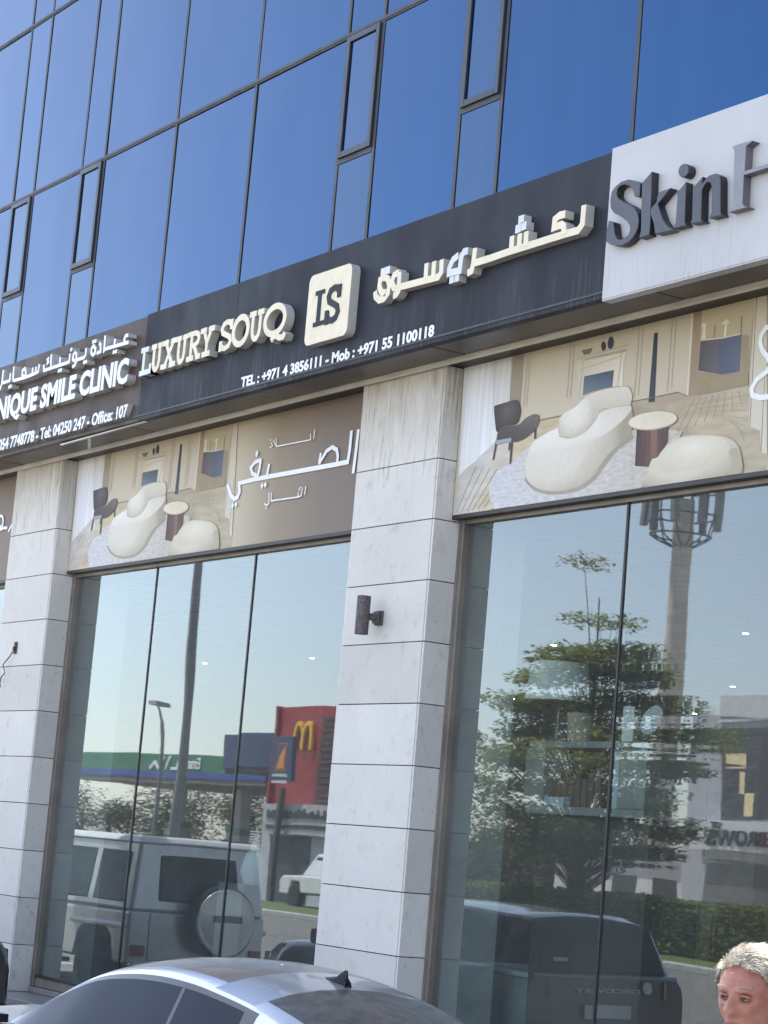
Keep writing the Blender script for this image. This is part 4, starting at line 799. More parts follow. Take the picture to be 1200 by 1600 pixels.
for s_ in (1,-1):
    MB().hexa([(-2.335,s_*.62,.80),(-2.10,s_*.955,.80),(-2.05,s_*.90,.80),(-2.25,s_*.60,.80),(-2.325,s_*.62,.965),(-2.10,s_*.945,.965),(-2.05,s_*.90,.965),(-2.25,s_*.60,.965)]).build('tail_light', M['tail'], sv, bevel=.015)
    MB().box(2.0,2.25,min(s_*.55,s_*.84),max(s_*.55,s_*.84),.70,.82).build('headlight', M['lens'], sv, bevel=.03)
    mo = MB(); mo.box(.80,.92,min(s_*.93,s_*1.12),max(s_*.93,s_*1.12),.98,1.13); mo.build('mirror', M['trimblack'], sv, bevel=.03)
MB().box(-2.35,-2.20,-.88,.88,.36,.56).build('bumper', M['trimblack'], sv, bevel=.03)
MB().box(-2.342,-2.325,-.26,.26,.62,.74).build('number_plate', M['plate'], sv, bevel=.004)
bg_ = MB().lathe([(.001,-.012),(.05,-.012),(.06,0)], (-2.335,.42,.90), 'X', 20).build('badge', M['rim'], sv)
Rz = Matrix(((0,1,0,0),(1,0,0,0),(0,0,1,0),(0,0,0,1)))    # XZ-plane lettering onto the tail (facing local -X)
text('tail_lettering', 'DISCOVERY', -.36, .36, .845, .885, -2.316, .012, M['rim'], sv, bold=.01, face=-1, frame=Matrix(((0,1,0,0),(-1,0,0,0),(0,0,1,0),(0,0,0,1))))
MB().box(-2.19,-2.17,-.52,-.36,1.08,1.15).build('sticker', pm('pale_blue_sticker', (.25,.45,.6), .4), sv)
# --- boxy 4x4 with spare wheel (seen only as a reflection in the left shop window)
gv = empty('boxy_off_roader', 'boxy pale grey off-roader with a round spare wheel cover, mirrored in the left shop window', 'car', (-24.75, -2.55, -.10), R(178))
bodyp = [(2.25,.50),(2.25,1.02),(1.05,1.10),(-2.18,1.12),(-2.2,.45),(-1.0,.40),(1.0,.40)]
def yz_prism(pts, w): m = MB(); n = len(pts); return m.prism(pts, -w, w)
mb = yz_prism([(2.22,.55),(2.22,1.0),(1.05,1.06),(-2.20,1.08),(-2.20,.50),(-1.85,.50),(-1.75,.80),(-1.55,.92),(-1.25,.92),(-1.05,.80),(-.95,.50),(.95,.50),(1.05,.80),(1.25,.92),(1.55,.92),(1.75,.80),(1.85,.55)], .88)
mb.build('body', M['gpaint'], gv, bevel=.03)
cab = MB(); z0, z1 = 1.08, 1.86
cab.hexa([(-2.19,-.87,z0),(.98,-.87,z0),(.98,.87,z0),(-2.19,.87,z0),(-2.10,-.76,z1),(.62,-.76,z1),(.62,.76,z1),(-2.10,.76,z1)])
cab.build('cabin', M['gpaint'], gv, bevel=.035)
MB().hexa([(-2.16,-.80,1.84),(.66,-.80,1.84),(.66,.80,1.84),(-2.16,.80,1.84),(-2.10,-.74,1.915),(.60,-.74,1.915),(.60,.74,1.915),(-2.10,.74,1.915)]).build('roof', M['white_car'], gv, bevel=.025)  # whiter than the grey body: sunlight on the roof put into its colour
def cabpt(x, s, z):   # on cabin side
    t = (z-z0)/(z1-z0); return (x, s*(.87-.11*t+.006), z)
for s_ in (1,-1):
    for a, b in ((-1.98,-1.22),(-1.12,-.32),(-.22,.62)):
        q = [cabpt(a,s_,1.16),cabpt(b,s_,1.16),cabpt(b-(.14 if b > .5 else 0),s_,1.74),cabpt(a,s_,1.74)]
        MB().add(q+[(x,y-s_*.05,z) for x,y,z in q], [(0,1,2,3),(4,5,6,7),(0,1,5,4),(1,2,6,5),(2,3,7,6),(3,0,4,7)]).build('side_window', M['carglass'], gv, bevel=.02)
    MB().box(-2.16,-.90,min(s_*.875,s_*.955),max(s_*.875,s_*.955),.88,.95).build('fender', M['gpaint'], gv, bevel=.03)
    MB().box(.95,1.90,min(s_*.875,s_*.955),max(s_*.875,s_*.955),.88,.95).build('fender', M['gpaint'], gv, bevel=.03)
    MB().box(-2.255,-2.19,min(s_*.68,s_*.84),max(s_*.68,s_*.84),.60,.72).build('tail_light', M['tail'], gv, bevel=.01)
    MB().lathe([(.001,.05),(.09,.04),(.10,0)], (2.2,s_*.62,.90), 'X', 20).build('headlight', M['lens'], gv)
    MB().box(.55,.68,min(s_*.92,s_*1.10),max(s_*.92,s_*1.10),1.12,1.30).build('mirror', M['trimblack'], gv, bevel=.03)
    MB().box(-.9,.9,min(s_*.88,s_*.98),max(s_*.88,s_*.98),.42,.47).build('side_step', M['trimblack'], gv, bevel=.01)
q = [(-2.195,-.52,1.20),(-2.195,.52,1.20),(-2.125,.48,1.72),(-2.125,-.52,1.72)]
MB().add(q+[(x+.05,y,z) for x,y,z in q], [(0,1,2,3),(4,5,6,7),(0,1,5,4),(1,2,6,5),(2,3,7,6),(3,0,4,7)]).build('rear_window', M['carglass'], gv, bevel=.03)
MB().box(-2.215,-2.198,-.62,.72,.56,1.06).build('rear_door', M['gpaint'], gv, bevel=.008)
MB().box(-2.30,-2.18,-.86,.86,.40,.54).build('bumper', M['gpaint'], gv, bevel=.03)
sp = MB().lathe([(.38,.0),(.405,-.06),(.405,-.20),(.37,-.232)], (-2.215,.20,1.02), 'X', 40).build('spare_wheel', M['trimblack'], gv, smooth=True)
MB().lathe([(.372,-.233),(.37,-.246),(.35,-.254),(.335,-.250),(.32,-.252),(.001,-.262)], (-2.215,.20,1.02), 'X', 44).build('wheel_cover', M['gpaint'], sp, smooth=True)
MB().box(-2.478,-2.466,.02,.40,1.02,1.10).build('handle_recess', M['trimblack'], sp, bevel=.01)
for ax in (1.4,-1.4):
    for s_ in (1,-1): wheel(gv, ax, s_*.78, .38, .25, s_)
# --- pickup parked across the road (seen only as a reflection)
pk = empty('pickup_truck', 'white pickup truck carrying a crate, small in the left window reflection', 'truck', (-54.8, -24.4, .0), R(186))
MB().prism([(2.55,.42),(2.55,.82),(2.3,.96),(1.2,1.02),(-2.55,1.02),(-2.55,.50),(-1.95,.50),(-1.8,.82),(-1.3,.82),(-1.1,.5),(1.1,.5),(1.25,.82),(1.75,.82),(1.9,.42)], -.88, .88).build('body', M['white_car'], pk, bevel=.05)
MB().hexa([(-.65,-.82,1.0),(1.25,-.82,1.0),(1.25,.82,1.0),(-.65,.82,1.0),(-.5,-.68,1.66),(.55,-.68,1.66),(.55,.68,1.66),(-.5,.68,1.66)]).build('cab', M['white_car'], pk, bevel=.05)
for s_ in (1,-1): MB().hexa([(-.52,s_*.785,1.08),(.95,s_*.785,1.08),(.95,s_*.70,1.08),(-.52,s_*.70,1.08),(-.42,s_*.705,1.56),(.48,s_*.705,1.56),(.48,s_*.6,1.56),(-.42,s_*.6,1.56)]).build('side_window', M['carglass'], pk)
for ax in (1.5,-1.55):
    for s_ in (1,-1): wheel(pk, ax, s_*.80, .38, .25, s_)
cg = MB()
for k in range(4):
    for s_ in (0, 1): cg.box(-2.2+k*.4,-2.17+k*.4,-.6+s_*1.2,-.57+s_*1.2,1.02,1.75)
for k in range(5): cg.box(-2.2,-.97,-.6,-.57,1.05+k*.17,1.08+k*.17).box(-2.2,-.97,.6,.63,1.05+k*.17,1.08+k*.17)
cg.box(-2.2,-.97,-.57,.6,1.03,1.06); cg.box(-2.15,-1.0,-.5,.55,1.07,1.6)
tag(cg.build('crate', pm('crate_cream', (.5,.46,.38), .8)), 'cream slatted crate on the white pickup truck', 'crate')
bpy.data.objects['crate'].matrix_world = Matrix.Translation((-54.8,-24.4,0)) @ Matrix.Rotation(R(186),4,'Z')
# ---------------------------------------------------------------- person
def head_point(th, ph):
    """th: polar from top, ph: 0 = front.  returns (f, s, z), eyes at z=0"""
    st_, ct = math.sin(th), math.cos(th)
    c, s = math.cos(ph), math.sin(ph)
    z = .006+(.112 if ct > 0 else .116)*ct
    f = (.088 if c > 0 else .104)*c*st_; y = .077*s*st_
    y *= (1+.05*math.exp(-((z-.05)/.05)**2))
    g = lambda x, w: math.exp(-(x/w)**2)
    sm = lambda a, b, x: max(0, min(1, (x-a)/(b-a)))**2*(3-2*max(0, min(1, (x-a)/(b-a))))
    if z < -.01:
        k = sm(-.01, -.115, z); y *= 1-.13*k
        if c > 0: f = f+(.098*c*max(st_,.0)**.35-f)*.75*k*c
        else: f *= 1-.38*k
    if c > 0:
        fr = c*c
        nz = sm(.012,-.036,z)*(1-sm(-.040,-.052,z))
        f += .027*nz*g(y,.0125+.006*nz)*fr
        f += .010*g(abs(y)-.015,.007)*g(z+.040,.008)
        f += .006*g(y,.008)*g(z-.0,.02)*fr
        f -= .0165*g(abs(y)-.032,.017)*g(z+.001,.012)
        f += .0115*g(z-.017,.008)*g(abs(y)-.03,.024)
        f += .003*g(z+.011,.004)*g(abs(y)-.031,.014)
        f += .006*g(abs(y)-.046,.017)*g(z+.030,.018)
        f -= .004*g(abs(y)-.040,.010)*g(z+.062,.016)
        f += .0065*g(y,.023)*(g(z+.066,.005)+g(z+.079,.006))-.010*g(y,.023)*g(z+.0725,.0026)
        f += .010*g(y,.020)*g(z+.104,.014)
        f -= .004*g(y,.03)*g(z+.091,.006)
        f -= .0035*g(abs(y)-(.019+.5*max(0,-.040-z)),.0035)*sm(-.038,-.045,z)*(1-sm(-.075,-.085,z))
        f += .0030*g(z+.020,.004)*g(abs(y)-.031,.013)-.0025*g(z+.026,.003)*g(abs(y)-.031,.013)
        f -= .0022*g(z-.040,.0022)*g(y,.04)
        f -= .003*g(y,.004)*g(z-.022,.010)
        f += .0016*g(z-.046,.002)*g(y,.035)+.0016*g(z-.058,.002)*g(y,.03)
    return f, y, z
FH = Vector((.31,-.95,0)).normalized(); SH = Vector((-FH.y, FH.x, 0))    # facing, person's left
HC = Vector((-4.506,-4.861,1.562)) - FH*.085
def hw(f, s, z): return HC+FH*f+SH*s+Vector((0,0,z))
per = empty('person', 'grey-haired man in a collared shirt squinting at the right edge of the photo', 'person', (HC.x, HC.y, 0))
LP_ = Matrix.Translation((-HC.x,-HC.y,0))
skin = bpy.data.materials.new('sunburnt_skin'); skin.use_nodes = True
n, l = nodes_of(skin); b = n['Principled BSDF']; b.inputs['Roughness'].default_value = .5; b.inputs['Subsurface Weight'].default_value = .12; b.inputs['Subsurface Radius'].default_value = (.012,.004,.002)
tc = n.new('ShaderNodeTexCoord'); nz = n.new('ShaderNodeTexNoise'); nz.inputs['Scale'].default_value = 17; nz.inputs['Detail'].default_value = 9; nz.inputs['Roughness'].default_value = .65; l.new(tc.outputs['Object'], nz.inputs['Vector'])
rp = n.new('ShaderNodeValToRGB'); l.new(nz.outputs['Fac'], rp.inputs[0]); rp.color_ramp.elements[0].position = .32; rp.color_ramp.elements[0].color = (.275,.095,.068,1); rp.color_ramp.elements[1].position = .68; rp.color_ramp.elements[1].color = (.42,.19,.135,1)
l.new(rp.outputs[0], b.inputs['Base Color'])
n2 = n.new('ShaderNodeTexNoise'); n2.inputs['Scale'].default_value = 160; n2.inputs['Detail'].default_value = 4; l.new(tc.outputs['Object'], n2.inputs['Vector'])
bp = n.new('ShaderNodeBump'); bp.inputs['Strength'].default_value = .25; bp.inputs['Distance'].default_value = .002; l.new(n2.outputs['Fac'], bp.inputs['Height']); l.new(bp.outputs[0], b.inputs['Normal'])
def skinned(name, chains, mat, parent, sub=2, extra=None, vox=0):
    """chains: list of [(point, radius), ...]; shared points are welded; grown with a Skin modifier"""
    vs = []; es = []; rs = []; idx = {}
    for ch in chains:
        prev = None
        for p, r in ch:
            k = tuple(round(c, 4) for c in p)
            if k not in idx: idx[k] = len(vs); vs.append(p); rs.append(r)
            if prev is not None: es.append((prev, idx[k]))
            prev = idx[k]
    me = bpy.data.meshes.new('t'); me.from_pydata([Vector(v) for v in vs], es, [])
    o = bpy.data.objects.new('t', me); COL.objects.link(o)
    bpy.context.view_layer.objects.active = o
    md = o.modifiers.new('skin','SKIN'); md.use_smooth_shade = True
    sv_ = me.skin_vertices[0].data
    for i, r in enumerate(rs): sv_[i].radius = (r, r) if not isinstance(r, tuple) else r
    sv_[0].use_root = True
    o.modifiers.new('sub','SUBSURF').levels = sub
    bpy.context.view_layer.update()
    m2 = bpy.data.meshes.new_from_object(o.evaluated_get(bpy.context.evaluated_depsgraph_get()))
    bpy.data.objects.remove(o)
    if extra:
        bm = bmesh.new(); bm.from_mesh(m2); bm.from_mesh(extra); bm.to_mesh(m2); bm.free()
    r = bpy.data.objects.new(name, m2); COL.objects.link(r)
    if vox:
        md = r.modifiers.new('remesh','REMESH'); md.mode = 'VOXEL'; md.voxel_size = vox; md.use_smooth_shade = True
        bpy.context.view_layer.update()
        m3 = bpy.data.meshes.new_from_object(r.evaluated_get(bpy.context.evaluated_depsgraph_get()))
        bm = bmesh.new(); bm.from_mesh(m3); seen = set(); best = []
        for v in bm.verts:
            if v in seen: continue
            st_ = [v]; seen.add(v); isl = []
            while st_:
                a = st_.pop(); isl.append(a)
                for e_ in a.link_edges:
                    b_ = e_.other_vert(a)
                    if b_ not in seen: seen.add(b_); st_.append(b_)
            if len(isl) > len(best): best = isl
        keep = set(best); bmesh.ops.delete(bm, geom=[v for v in bm.verts if v not in keep], context='VERTS'); bm.to_mesh(m3); bm.free()
        r.modifiers.clear(); r.data = m3; m2 = m3
    m2.materials.clear(); m2.materials.append(mat)
    m2.polygons.foreach_set('use_smooth', [True]*len(m2.polygons))
    r.parent = parent
    return r
def lw_(f, s, z): return Vector((FH.x*f+SH.x*s, FH.y*f+SH.y*s, z))      # relative to person origin (under the head)
hz = HC.z
nt, nphi = 90, 120
hm = MB(); P = []
for i in range(1, nt): P.append([tuple(lw_(*head_point(math.pi*i/nt, 2*math.pi*k/nphi)[:2], hz+head_point(math.pi*i/nt, 2*math.pi*k/nphi)[2])) for k in range(nphi)])
vs = [q for r_ in P for q in r_]; fs = []
for i in range(len(P)-1):
    for k in range(nphi): fs.append((i*nphi+k, i*nphi+(k+1)%nphi, (i+1)*nphi+(k+1)%nphi, (i+1)*nphi+k))
vs += [tuple(lw_(0,0,hz+.1182)), tuple(lw_(0.0,0,hz-.110))]
for k in range(nphi): fs.append((len(vs)-2, (k+1)%nphi, k)); fs.append((len(vs)-1, (len(P)-1)*nphi+k, (len(P)-1)*nphi+(k+1)%nphi))
hm.add(vs, fs)
for s_ in (1,-1):      # ears
    E_ = []; c = (-.012, s_*.076, -.012)
    for i in range(1, 8):
        a = math.pi*i/8
        E_.append([tuple(lw_(c[0]-.006*math.cos(a)+.017*math.sin(a)*math.cos(t), c[1]+s_*(.006-.010*math.sin(a)*math.cos(t))+.006*math.sin(a)*math.sin(t), hz+c[2]+.031*math.cos(a))) for t in [2*math.pi*q/12 for q in range(12)]])
    ev = [q for r_ in E_ for q in r_]+[tuple(lw_(c[0]-.006, c[1]+s_*.006, hz+c[2]+.031)), tuple(lw_(c[0]+.006, c[1]+s_*.006, hz+c[2]-.031))]
    hm.add(ev, [(i*12+k, i*12+(k+1)%12, (i+1)*12+(k+1)%12, (i+1)*12+k) for i in range(6) for k in range(12)]+[(84,(k+1)%12,k) for k in range(12)]+[(85,72+k,72+(k+1)%12) for k in range(12)])
ho = hm.build('tmp_head', skin); hmesh = ho.data; bpy.data.objects.remove(ho)
V = lambda f, s, z: lw_(f, s, z)
hip, chest = V(-.02,0,.88), V(-.035,0,1.22)
chains = [[(V(-.02,0,.92),.13),(V(-.03,0,1.08),.135),(V(-.04,0,1.24),.145),(V(-.04,0,1.36),.10),(V(-.02,0,1.43),.058),(V(-.012,0,1.52),.055)]]
for s_ in (1,-1):
    chains.append([(V(-.04,0,1.36),.10),(V(-.04,s_*.19,1.34),.058),(V(-.05,s_*.24,1.07),.045),(V(.03,s_*.25,.85),.034),(V(.05,s_*.245,.79),.030)])
    chains.append([(V(-.02,0,.92),.13),(V(-.01,s_*.10,.84),.085),(V(.01,s_*.11,.47),.056),(V(-.01,s_*.12,.12),.040),(V(-.01,s_*.12,.06),.042),(V(.14,s_*.14,.04),.035)])
    pw = V(.05,s_*.245,.79)
    palm = V(.055,s_*.243,.72); chains.append([(pw,.030),(palm,.032)])
    for q in range(4):
        o_ = -.027+.018*q; ln = (.062,.072,.068,.052)[q]
        a_ = V(.055+o_,s_*.243,.695); chains.append([(palm,.032),(a_,.011),(V(.060+o_,s_*.235,.695-ln*.5),.009),(V(.066+o_,s_*.222,.695-ln),.008)])
    chains.append([(palm,.032),(V(.088,s_*.235,.715),.011),(V(.100,s_*.225,.68),.009)])
bodyo = skinned('body', chains, skin, per, 2, hmesh, .0031)
shirt = pm('pale_blue_shirt', (.36,.42,.52), .8, bump=.2, bscale=200)
trous = pm('dark_trousers', (.05,.05,.06), .85, bump=.2)
skinned('shirt', [[(V(-.02,0,.86),.165),(V(-.03,0,1.08),.158),(V(-.04,0,1.24),.165),(V(-.04,0,1.36),.118),(V(-.025,0,1.415),.072)]]+[[(V(-.04,0,1.36),.118),(V(-.04,s_*.19,1.34),.075),(V(-.05,s_*.225,1.15),.064),(V(-.045,s_*.235,1.06),.066)] for s_ in (1,-1)], shirt, per, 2)
skinned('trousers', [[(V(-.02,0,.98),.150),(V(-.02,0,.90),.155)]]+[[(V(-.02,0,.90),.155),(V(-.01,s_*.105,.80),.105),(V(.01,s_*.11,.47),.078),(V(-.01,s_*.12,.10),.072)] for s_ in (1,-1)], trous, per, 2)
for s_ in (1,-1):
    skinned('shoe', [[(V(-.05,s_*.12,.045),.046),(V(.05,s_*.13,.045),.046),(V(.16,s_*.145,.035),.036)]], M['tyre'], per, 2)
eyem = pm('eye_white', (.15,.105,.09), .3); iris = pm('iris', (.03,.024,.02), .4)
for s_ in (1,-1):
    e = MB(); c = V(.0705, s_*.031, hz-.0005)
    e.lathe([(.0108*math.sin(math.pi*k/10)+1e-5, -.0108*math.cos(math.pi*k/10)) for k in range(11)], tuple(c), 'Z', 16)
    eo = e.build('eye', eyem, per, smooth=True)
    ir = MB(); cc = V(.0805, s_*.0305-.002, hz-.002)
    ir.lathe([(.0066*math.sin(math.pi*k/8)+1e-5, -.0050*math.cos(math.pi*k/8)) for k in range(9)], tuple(cc), 'Z', 12); ir.build('iris', iris, eo, smooth=True)
    ld = MB()   # squinting lids
    up = []; lo = []
    for k in range(9):
        t = -1+2*k/8; yy = s_*.031+t*.0165; ff = .0835-.0065*t*t-.004*(t*s_ > 0)*abs(t)
        up.append(tuple(V(ff, yy, hz+.0036-.0034*t*t))); lo.append(tuple(V(ff-.001, yy, hz-.0046+.0030*t*t)))
    ld.tube([(x,y,z+.0012) for x,y,z in up], [.0010]+[.0030]*7+[.0010], 6).tube([(x,y,z-.001) for x,y,z in lo], [.0006]+[.0014]*7+[.0006], 6); ld.build('eyelid', skin, eo, smooth=True)
    br = MB(); random.seed(5+s_)
    for k in range(46):
        t = random.uniform(-1,1); z_ = .0215+.004*(1-t*t)+random.uniform(-.003,.003); yy = s_*(.032+t*.020)
        a = V(.0885-.013*max(0,t+.4)**2, yy, hz+z_); d = SH*(s_*.008)+Vector((0,0,.002))+FH*.002
        br.tube([a, a+d*.6, a+d], [.0008,.0007,.0003], 4)
    br.build('eyebrow', pm('blond_brow', (.46,.33,.25), .8), per)
lips = MB()
for zz_, r0 in ((-.0665,.0032),(-.0785,.0040)):
    lips.tube([tuple(V(.0965-.016*(t/.024)**2, t, hz+zz_+(.004 if zz_ > -.07 else .006)*(abs(t)/.024)**2*(-1 if zz_ > -.07 else 1))) for t in [-.022+.044*k/8 for k in range(9)]], [r0*.35]+[r0]*7+[r0*.35], 6)
lips.build('lips', pm('lips_pink', (.30,.10,.085), .5), per, smooth=True)
MB().box(-.001,.001,-.001,.001,-.001,.001)
# hair: cap plus many swept strands
def hmat(name, c1, c2):
    m = pm(name, c1, .55, var=.2, island=.35); return m
hairm = pm('ash_blond_hair', (.54,.49,.40), .5, var=.15, scale=30, island=.45)
greym = pm('grey_hair', (.27,.255,.24), .55, var=.15, scale=30, island=.4)
cap = MB(); Pc = []
def hairline(ph):      # z limit of the hair around the head
    a = abs((ph+math.pi) % (2*math.pi)-math.pi)
    if a < .75: return .068+.006*math.cos(a*5)
    if a < 1.25: return .068+(.030-.068)*(a-.75)/.5
    if a < 1.75: return .030-(.030+.015)*(a-1.25)/.5
    return -.015-.05*min(1,(a-1.75)/.6)
for k in range(72):
    ph = 2*math.pi*k/72; zl = hairline(ph)+.009+.004*math.sin(k*2.3); col = []
    lo_, hi_ = .02, math.pi*.95
    for _ in range(30):
        mid = (lo_+hi_)/2
        if head_point(mid, ph)[2] > zl: lo_ = mid
        else: hi_ = mid
    for i in range(15):
        th = .02+(lo_-.02)*i/14; f, s, z = head_point(th, ph); t = i/14
        e = .010*(1-t**6)+.001; nr = Vector((f, s, z-.0)).normalized()
        col.append(tuple(V(f+nr.x*e, s+nr.y*e, hz+z+nr.z*e)))
    Pc.append(col)
Pc.append(Pc[0])
cap.grid(Pc); capo = cap.build('hair', pm('blond_grey_hair', (.50,.45,.37), .6, var=.2, scale=60, stretch=(1,1,.4)), per, smooth=True)
random.seed(11); top = MB(); sid = MB()
for k in range(16000):
    ph = random.uniform(-math.pi, math.pi); zl = hairline(ph)
    th = math.acos(random.uniform(-.55,1)); f, s, z = head_point(th, ph)
    if z < zl+random.uniform(-.002,.010)*random.random(): continue
    nr = Vector((f, s, z)).normalized(); upw = max(0, nr.z)
    topz = max(0, min(1, (z-.055)/.04))
    # combed up and back from the forehead, over to the person's left
    d = nr*(.45+.5*topz)+Vector((-.45, .55*topz-.05, .12*topz-.35*(1-topz)))+Vector([random.gauss(0,.16) for _ in range(3)])
    clump = mnoise.noise_vector(Vector((f,s,z))*38)
    d = (d+Vector(clump)*.5).normalized()
    if abs(ph) < 1.1 and z < zl+.014 and d.z < .25: d.z = .35; d.normalize()
    L_ = (.026+.012*topz)*random.uniform(.6,1.15) if topz > .05 else .014*random.uniform(.7,1.3)
    p0 = Vector((f,s,z))+nr*.0095
    bend = Vector((-.55,.65*topz,-1.15+.3*topz))
    pts = [p0, p0+d*L_*.5+bend*L_*.10, p0+d*L_*.92+bend*L_*.38]
    side = d.cross(nr); side = side.normalized() if side.length > 1e-3 else Vector((0,1,0)); w = random.uniform(.00035,.0008)
    q = []
    for i, p in enumerate(pts):
        ww = w*(1,.9,.15)[i]
        for sg in (-1, 1): x = p+side*ww*sg; q.append(tuple(V(x.x, x.y, hz+x.z)))
    (top if topz > .25 or (abs(ph) < 1.0 and z > .05) else sid).add(q, [(0,1,3,2),(2,3,5,4)])
top.build('top_hair', hairm, capo); sid.build('side_hair', greym, capo)
# ---------------------------------------------------------------- shop interior
woodm = pm('pale_shelf_laminate', (.22,.225,.20), .5); brass = pm('olive_brass', (.24,.19,.06), .4, .5)
shade = pm('white_lamp_shade', (.62,.64,.60), .8)
e = empty('table_lamp', 'table lamp with a wide white shade behind the right shop window', 'lamp', (-13.13, .95, 2.745))
MB().lathe([(.24,.30),(.25,.302),(.205,.585),(.195,.585),(.20,.582),(.235,.304),(.24,.30)], (-.02,0,0), n=36).build('lamp_shade', shade, e, smooth=True)
MB().lathe([(.001,0),(.10,0),(.10,.015),(.02,.03),(.012,.08),(.012,.40),(.001,.42)], (0,0,0), n=16).build('stem', M['alu'], e, smooth=True)
e = empty('display_shelf', 'pale open shelf unit with rounded corners behind the right shop window', 'shelf', (-12.9, .72, .25))
x0, x1 = -13.05+12.9, -11.80+12.9
mb = MB()
for z0, z1 in ((2.44,2.49),(1.97,2.03)): mb.box(x0-.1, x1, 0, .55, z0, z1)
mb.build('shelf_board', woodm, e, bevel=.008)
MB().box(x0-.13, x0+.10, 0, .55, 2.03, 2.44).box(x1-.30, x1, 0, .55, 2.03, 2.44).build('side_panel', woodm, e, bevel=.008)
MB().box(x0, x1, .54, .56, .06, 2.44).build('back_panel', pm('brown_back_panel', (.10,.08,.055), .7), e); MB().box(x0, x1, .06, .52, 0, 1.965).build('base_cabinet', pm('dark_base_cabinet', (.05,.042,.032), .6), e, bevel=.01)
e = empty('potted_plant', 'small dark plant in a beige pot on top of the shelf unit', 'plant', (-12.90, .98, 2.742))
MB().lathe([(.001,0),(.085,0),(.10,.22),(.085,.22),(.08,.20),(.001,.20)], (0,0,0), n=20).build('pot', pm('beige_pot', (.38,.31,.22), .8), e, smooth=True)
lf = MB(); random.seed(3)
for k in range(160):
    a = random.uniform(0,6.28); r_ = random.uniform(.02,.16); p = Vector((r_*math.cos(a), r_*math.sin(a), .22+random.uniform(0,.14))); d = Vector((math.cos(a),math.sin(a),random.uniform(-.3,.8)))*.05; t = Vector((-math.sin(a),math.cos(a),0))*.014
    lf.add([tuple(p), tuple(p+d*.5+t), tuple(p+d), tuple(p+d*.5-t)], [(0,1,2,3)])
leafd = pm('dark_green_leaf', (.03,.06,.02), .5, island=.5); lf.build('leaves', leafd, e)
e = empty('framed_card', 'tall pale card standing on the shelf unit near the glass joint', 'card', (-12.28, .92, 2.742)); MB().box(-.06,.06,0,.012,0,.26).build('card', shade, e); MB().box(-.02,.02,.012,.09,0,.02).build('foot', shade, e)
pl_ = tag(MB().lathe([(.001,0),(.10,.004),(.11,.016),(.10,.012),(.001,.01)], (0,0,0), n=30).build('plate', pm('grey_plate', (.40,.43,.43), .4), smooth=True), 'round grey plate leaning on its edge on the shelf unit', 'plate')
pl_.matrix_world = Matrix.Translation((-12.08,.98,2.905)) @ Matrix.Rotation(R(72),4,'X') @ Matrix.Rotation(R(25),4,'Z')
bks = [('pale_blue', (.42,.50,.52)), ('soft_white', (.60,.62,.60)), ('dusty_brown', (.12,.08,.05))]
for i, (x, h, w, ci, lb) in enumerate([(-12.20,.36,.075,0,'taller of two pale upright books on the lower shelf'),(-12.10,.29,.07,1,'shorter of two pale upright books on the lower shelf')]):
    bk = empty('book', lb, 'book', (x, .78, 2.282), 0, 'books in the shelf unit'); MB().box(-w/2,w/2,.004,.26,.0,h).build('cover', pm('book_'+bks[ci][0], bks[ci][1], .6), bk, bevel=.003); MB().box(-w/2+.006,w/2-.006,.02,.263,.004,h+.001).build('pages', shade, bk)
for i in range(8):
    x = -12.98+.075*i; h = .20+.02*((i*37) % 5)
    bk = MB().box(x,x+.062,.80,1.0,2.282,2.282+h).build('book', pm('book_brown_%d' % i, (.10+.02*(i%3),.065+.012*(i%2),.035), .6), bevel=.003)
    tag(bk, 'dark brown book in the row at the left of the lower shelf', 'book', 'row of dark brown books')
tag(MB().box(-13.02,-12.72,.74,.95,2.2825,2.345).build('flat_book', pm('flat_book_blue', (.38,.45,.47), .6), bevel=.004), 'pale blue book lying flat at the left end of the lower shelf', 'book')
e = empty('reception_counter', 'pale green-grey curved counter low behind the right shop window', 'counter', (-13.0, 1.5, .236))
pts = [(-1.5,.0),(-1.2,-.25),(-.6,-.42),(.0,-.45),(.45,-.40),(.55,.3),(-1.5,.3)]
MB().prismz(pts, 0, .80).build('front', pm('pale_counter_front', (.34,.40,.38), .5), e, bevel=.01); MB().prismz([(x*1.03,y*1.05) for x,y in pts], .80, .84).build('top', shade, e, bevel=.01)
e = empty('drawer_cabinet', 'olive and gold panelled cabinet behind the right shop window', 'cabinet', (-13.4, 2.4, .236))
MB().box(-.55,.45,0,.5,0,1.45).build('carcass', brass, e, bevel=.01)
for i in range(3):
    for j in range(3): MB().box(-.53+.33*i,-.23+.33*i,-.02,-.001,.06+.46*j,.48+.46*j).build('drawer_front', brass, e, bevel=.02)
tag(MB().box(-.3,.3,-.2,.2,0,.02).build('tray', shade, bevel=.005), 'white tray on top of the olive and gold cabinet', 'tray'); bpy.data.objects['tray'].location = (-13.6, 2.6, 1.70)
vz = MB().lathe([(.001,0),(.10,0),(.13,.08),(.08,.22),(.02,.36),(.001,.37)], (-13.65,2.6,1.722), n=20).build('folded_napkin', shade, smooth=True); tag(vz, 'white cone-shaped napkin standing on the tray', 'napkin')
e = empty('tall_cabinet', 'dark brown cabinet with a red shelf edge deep inside, right window', 'cabinet', (-14.4, 4.6, .236))
MB().box(-.6,.5,0,.6,0,2.9).build('carcass', pm('dark_brown_wood', (.06,.035,.025), .5), e, bevel=.01); MB().box(-.5,.5,-.03,-.001,1.95,2.1).build('shelf_edge', pm('red_edge', (.25,.03,.03), .5), e)
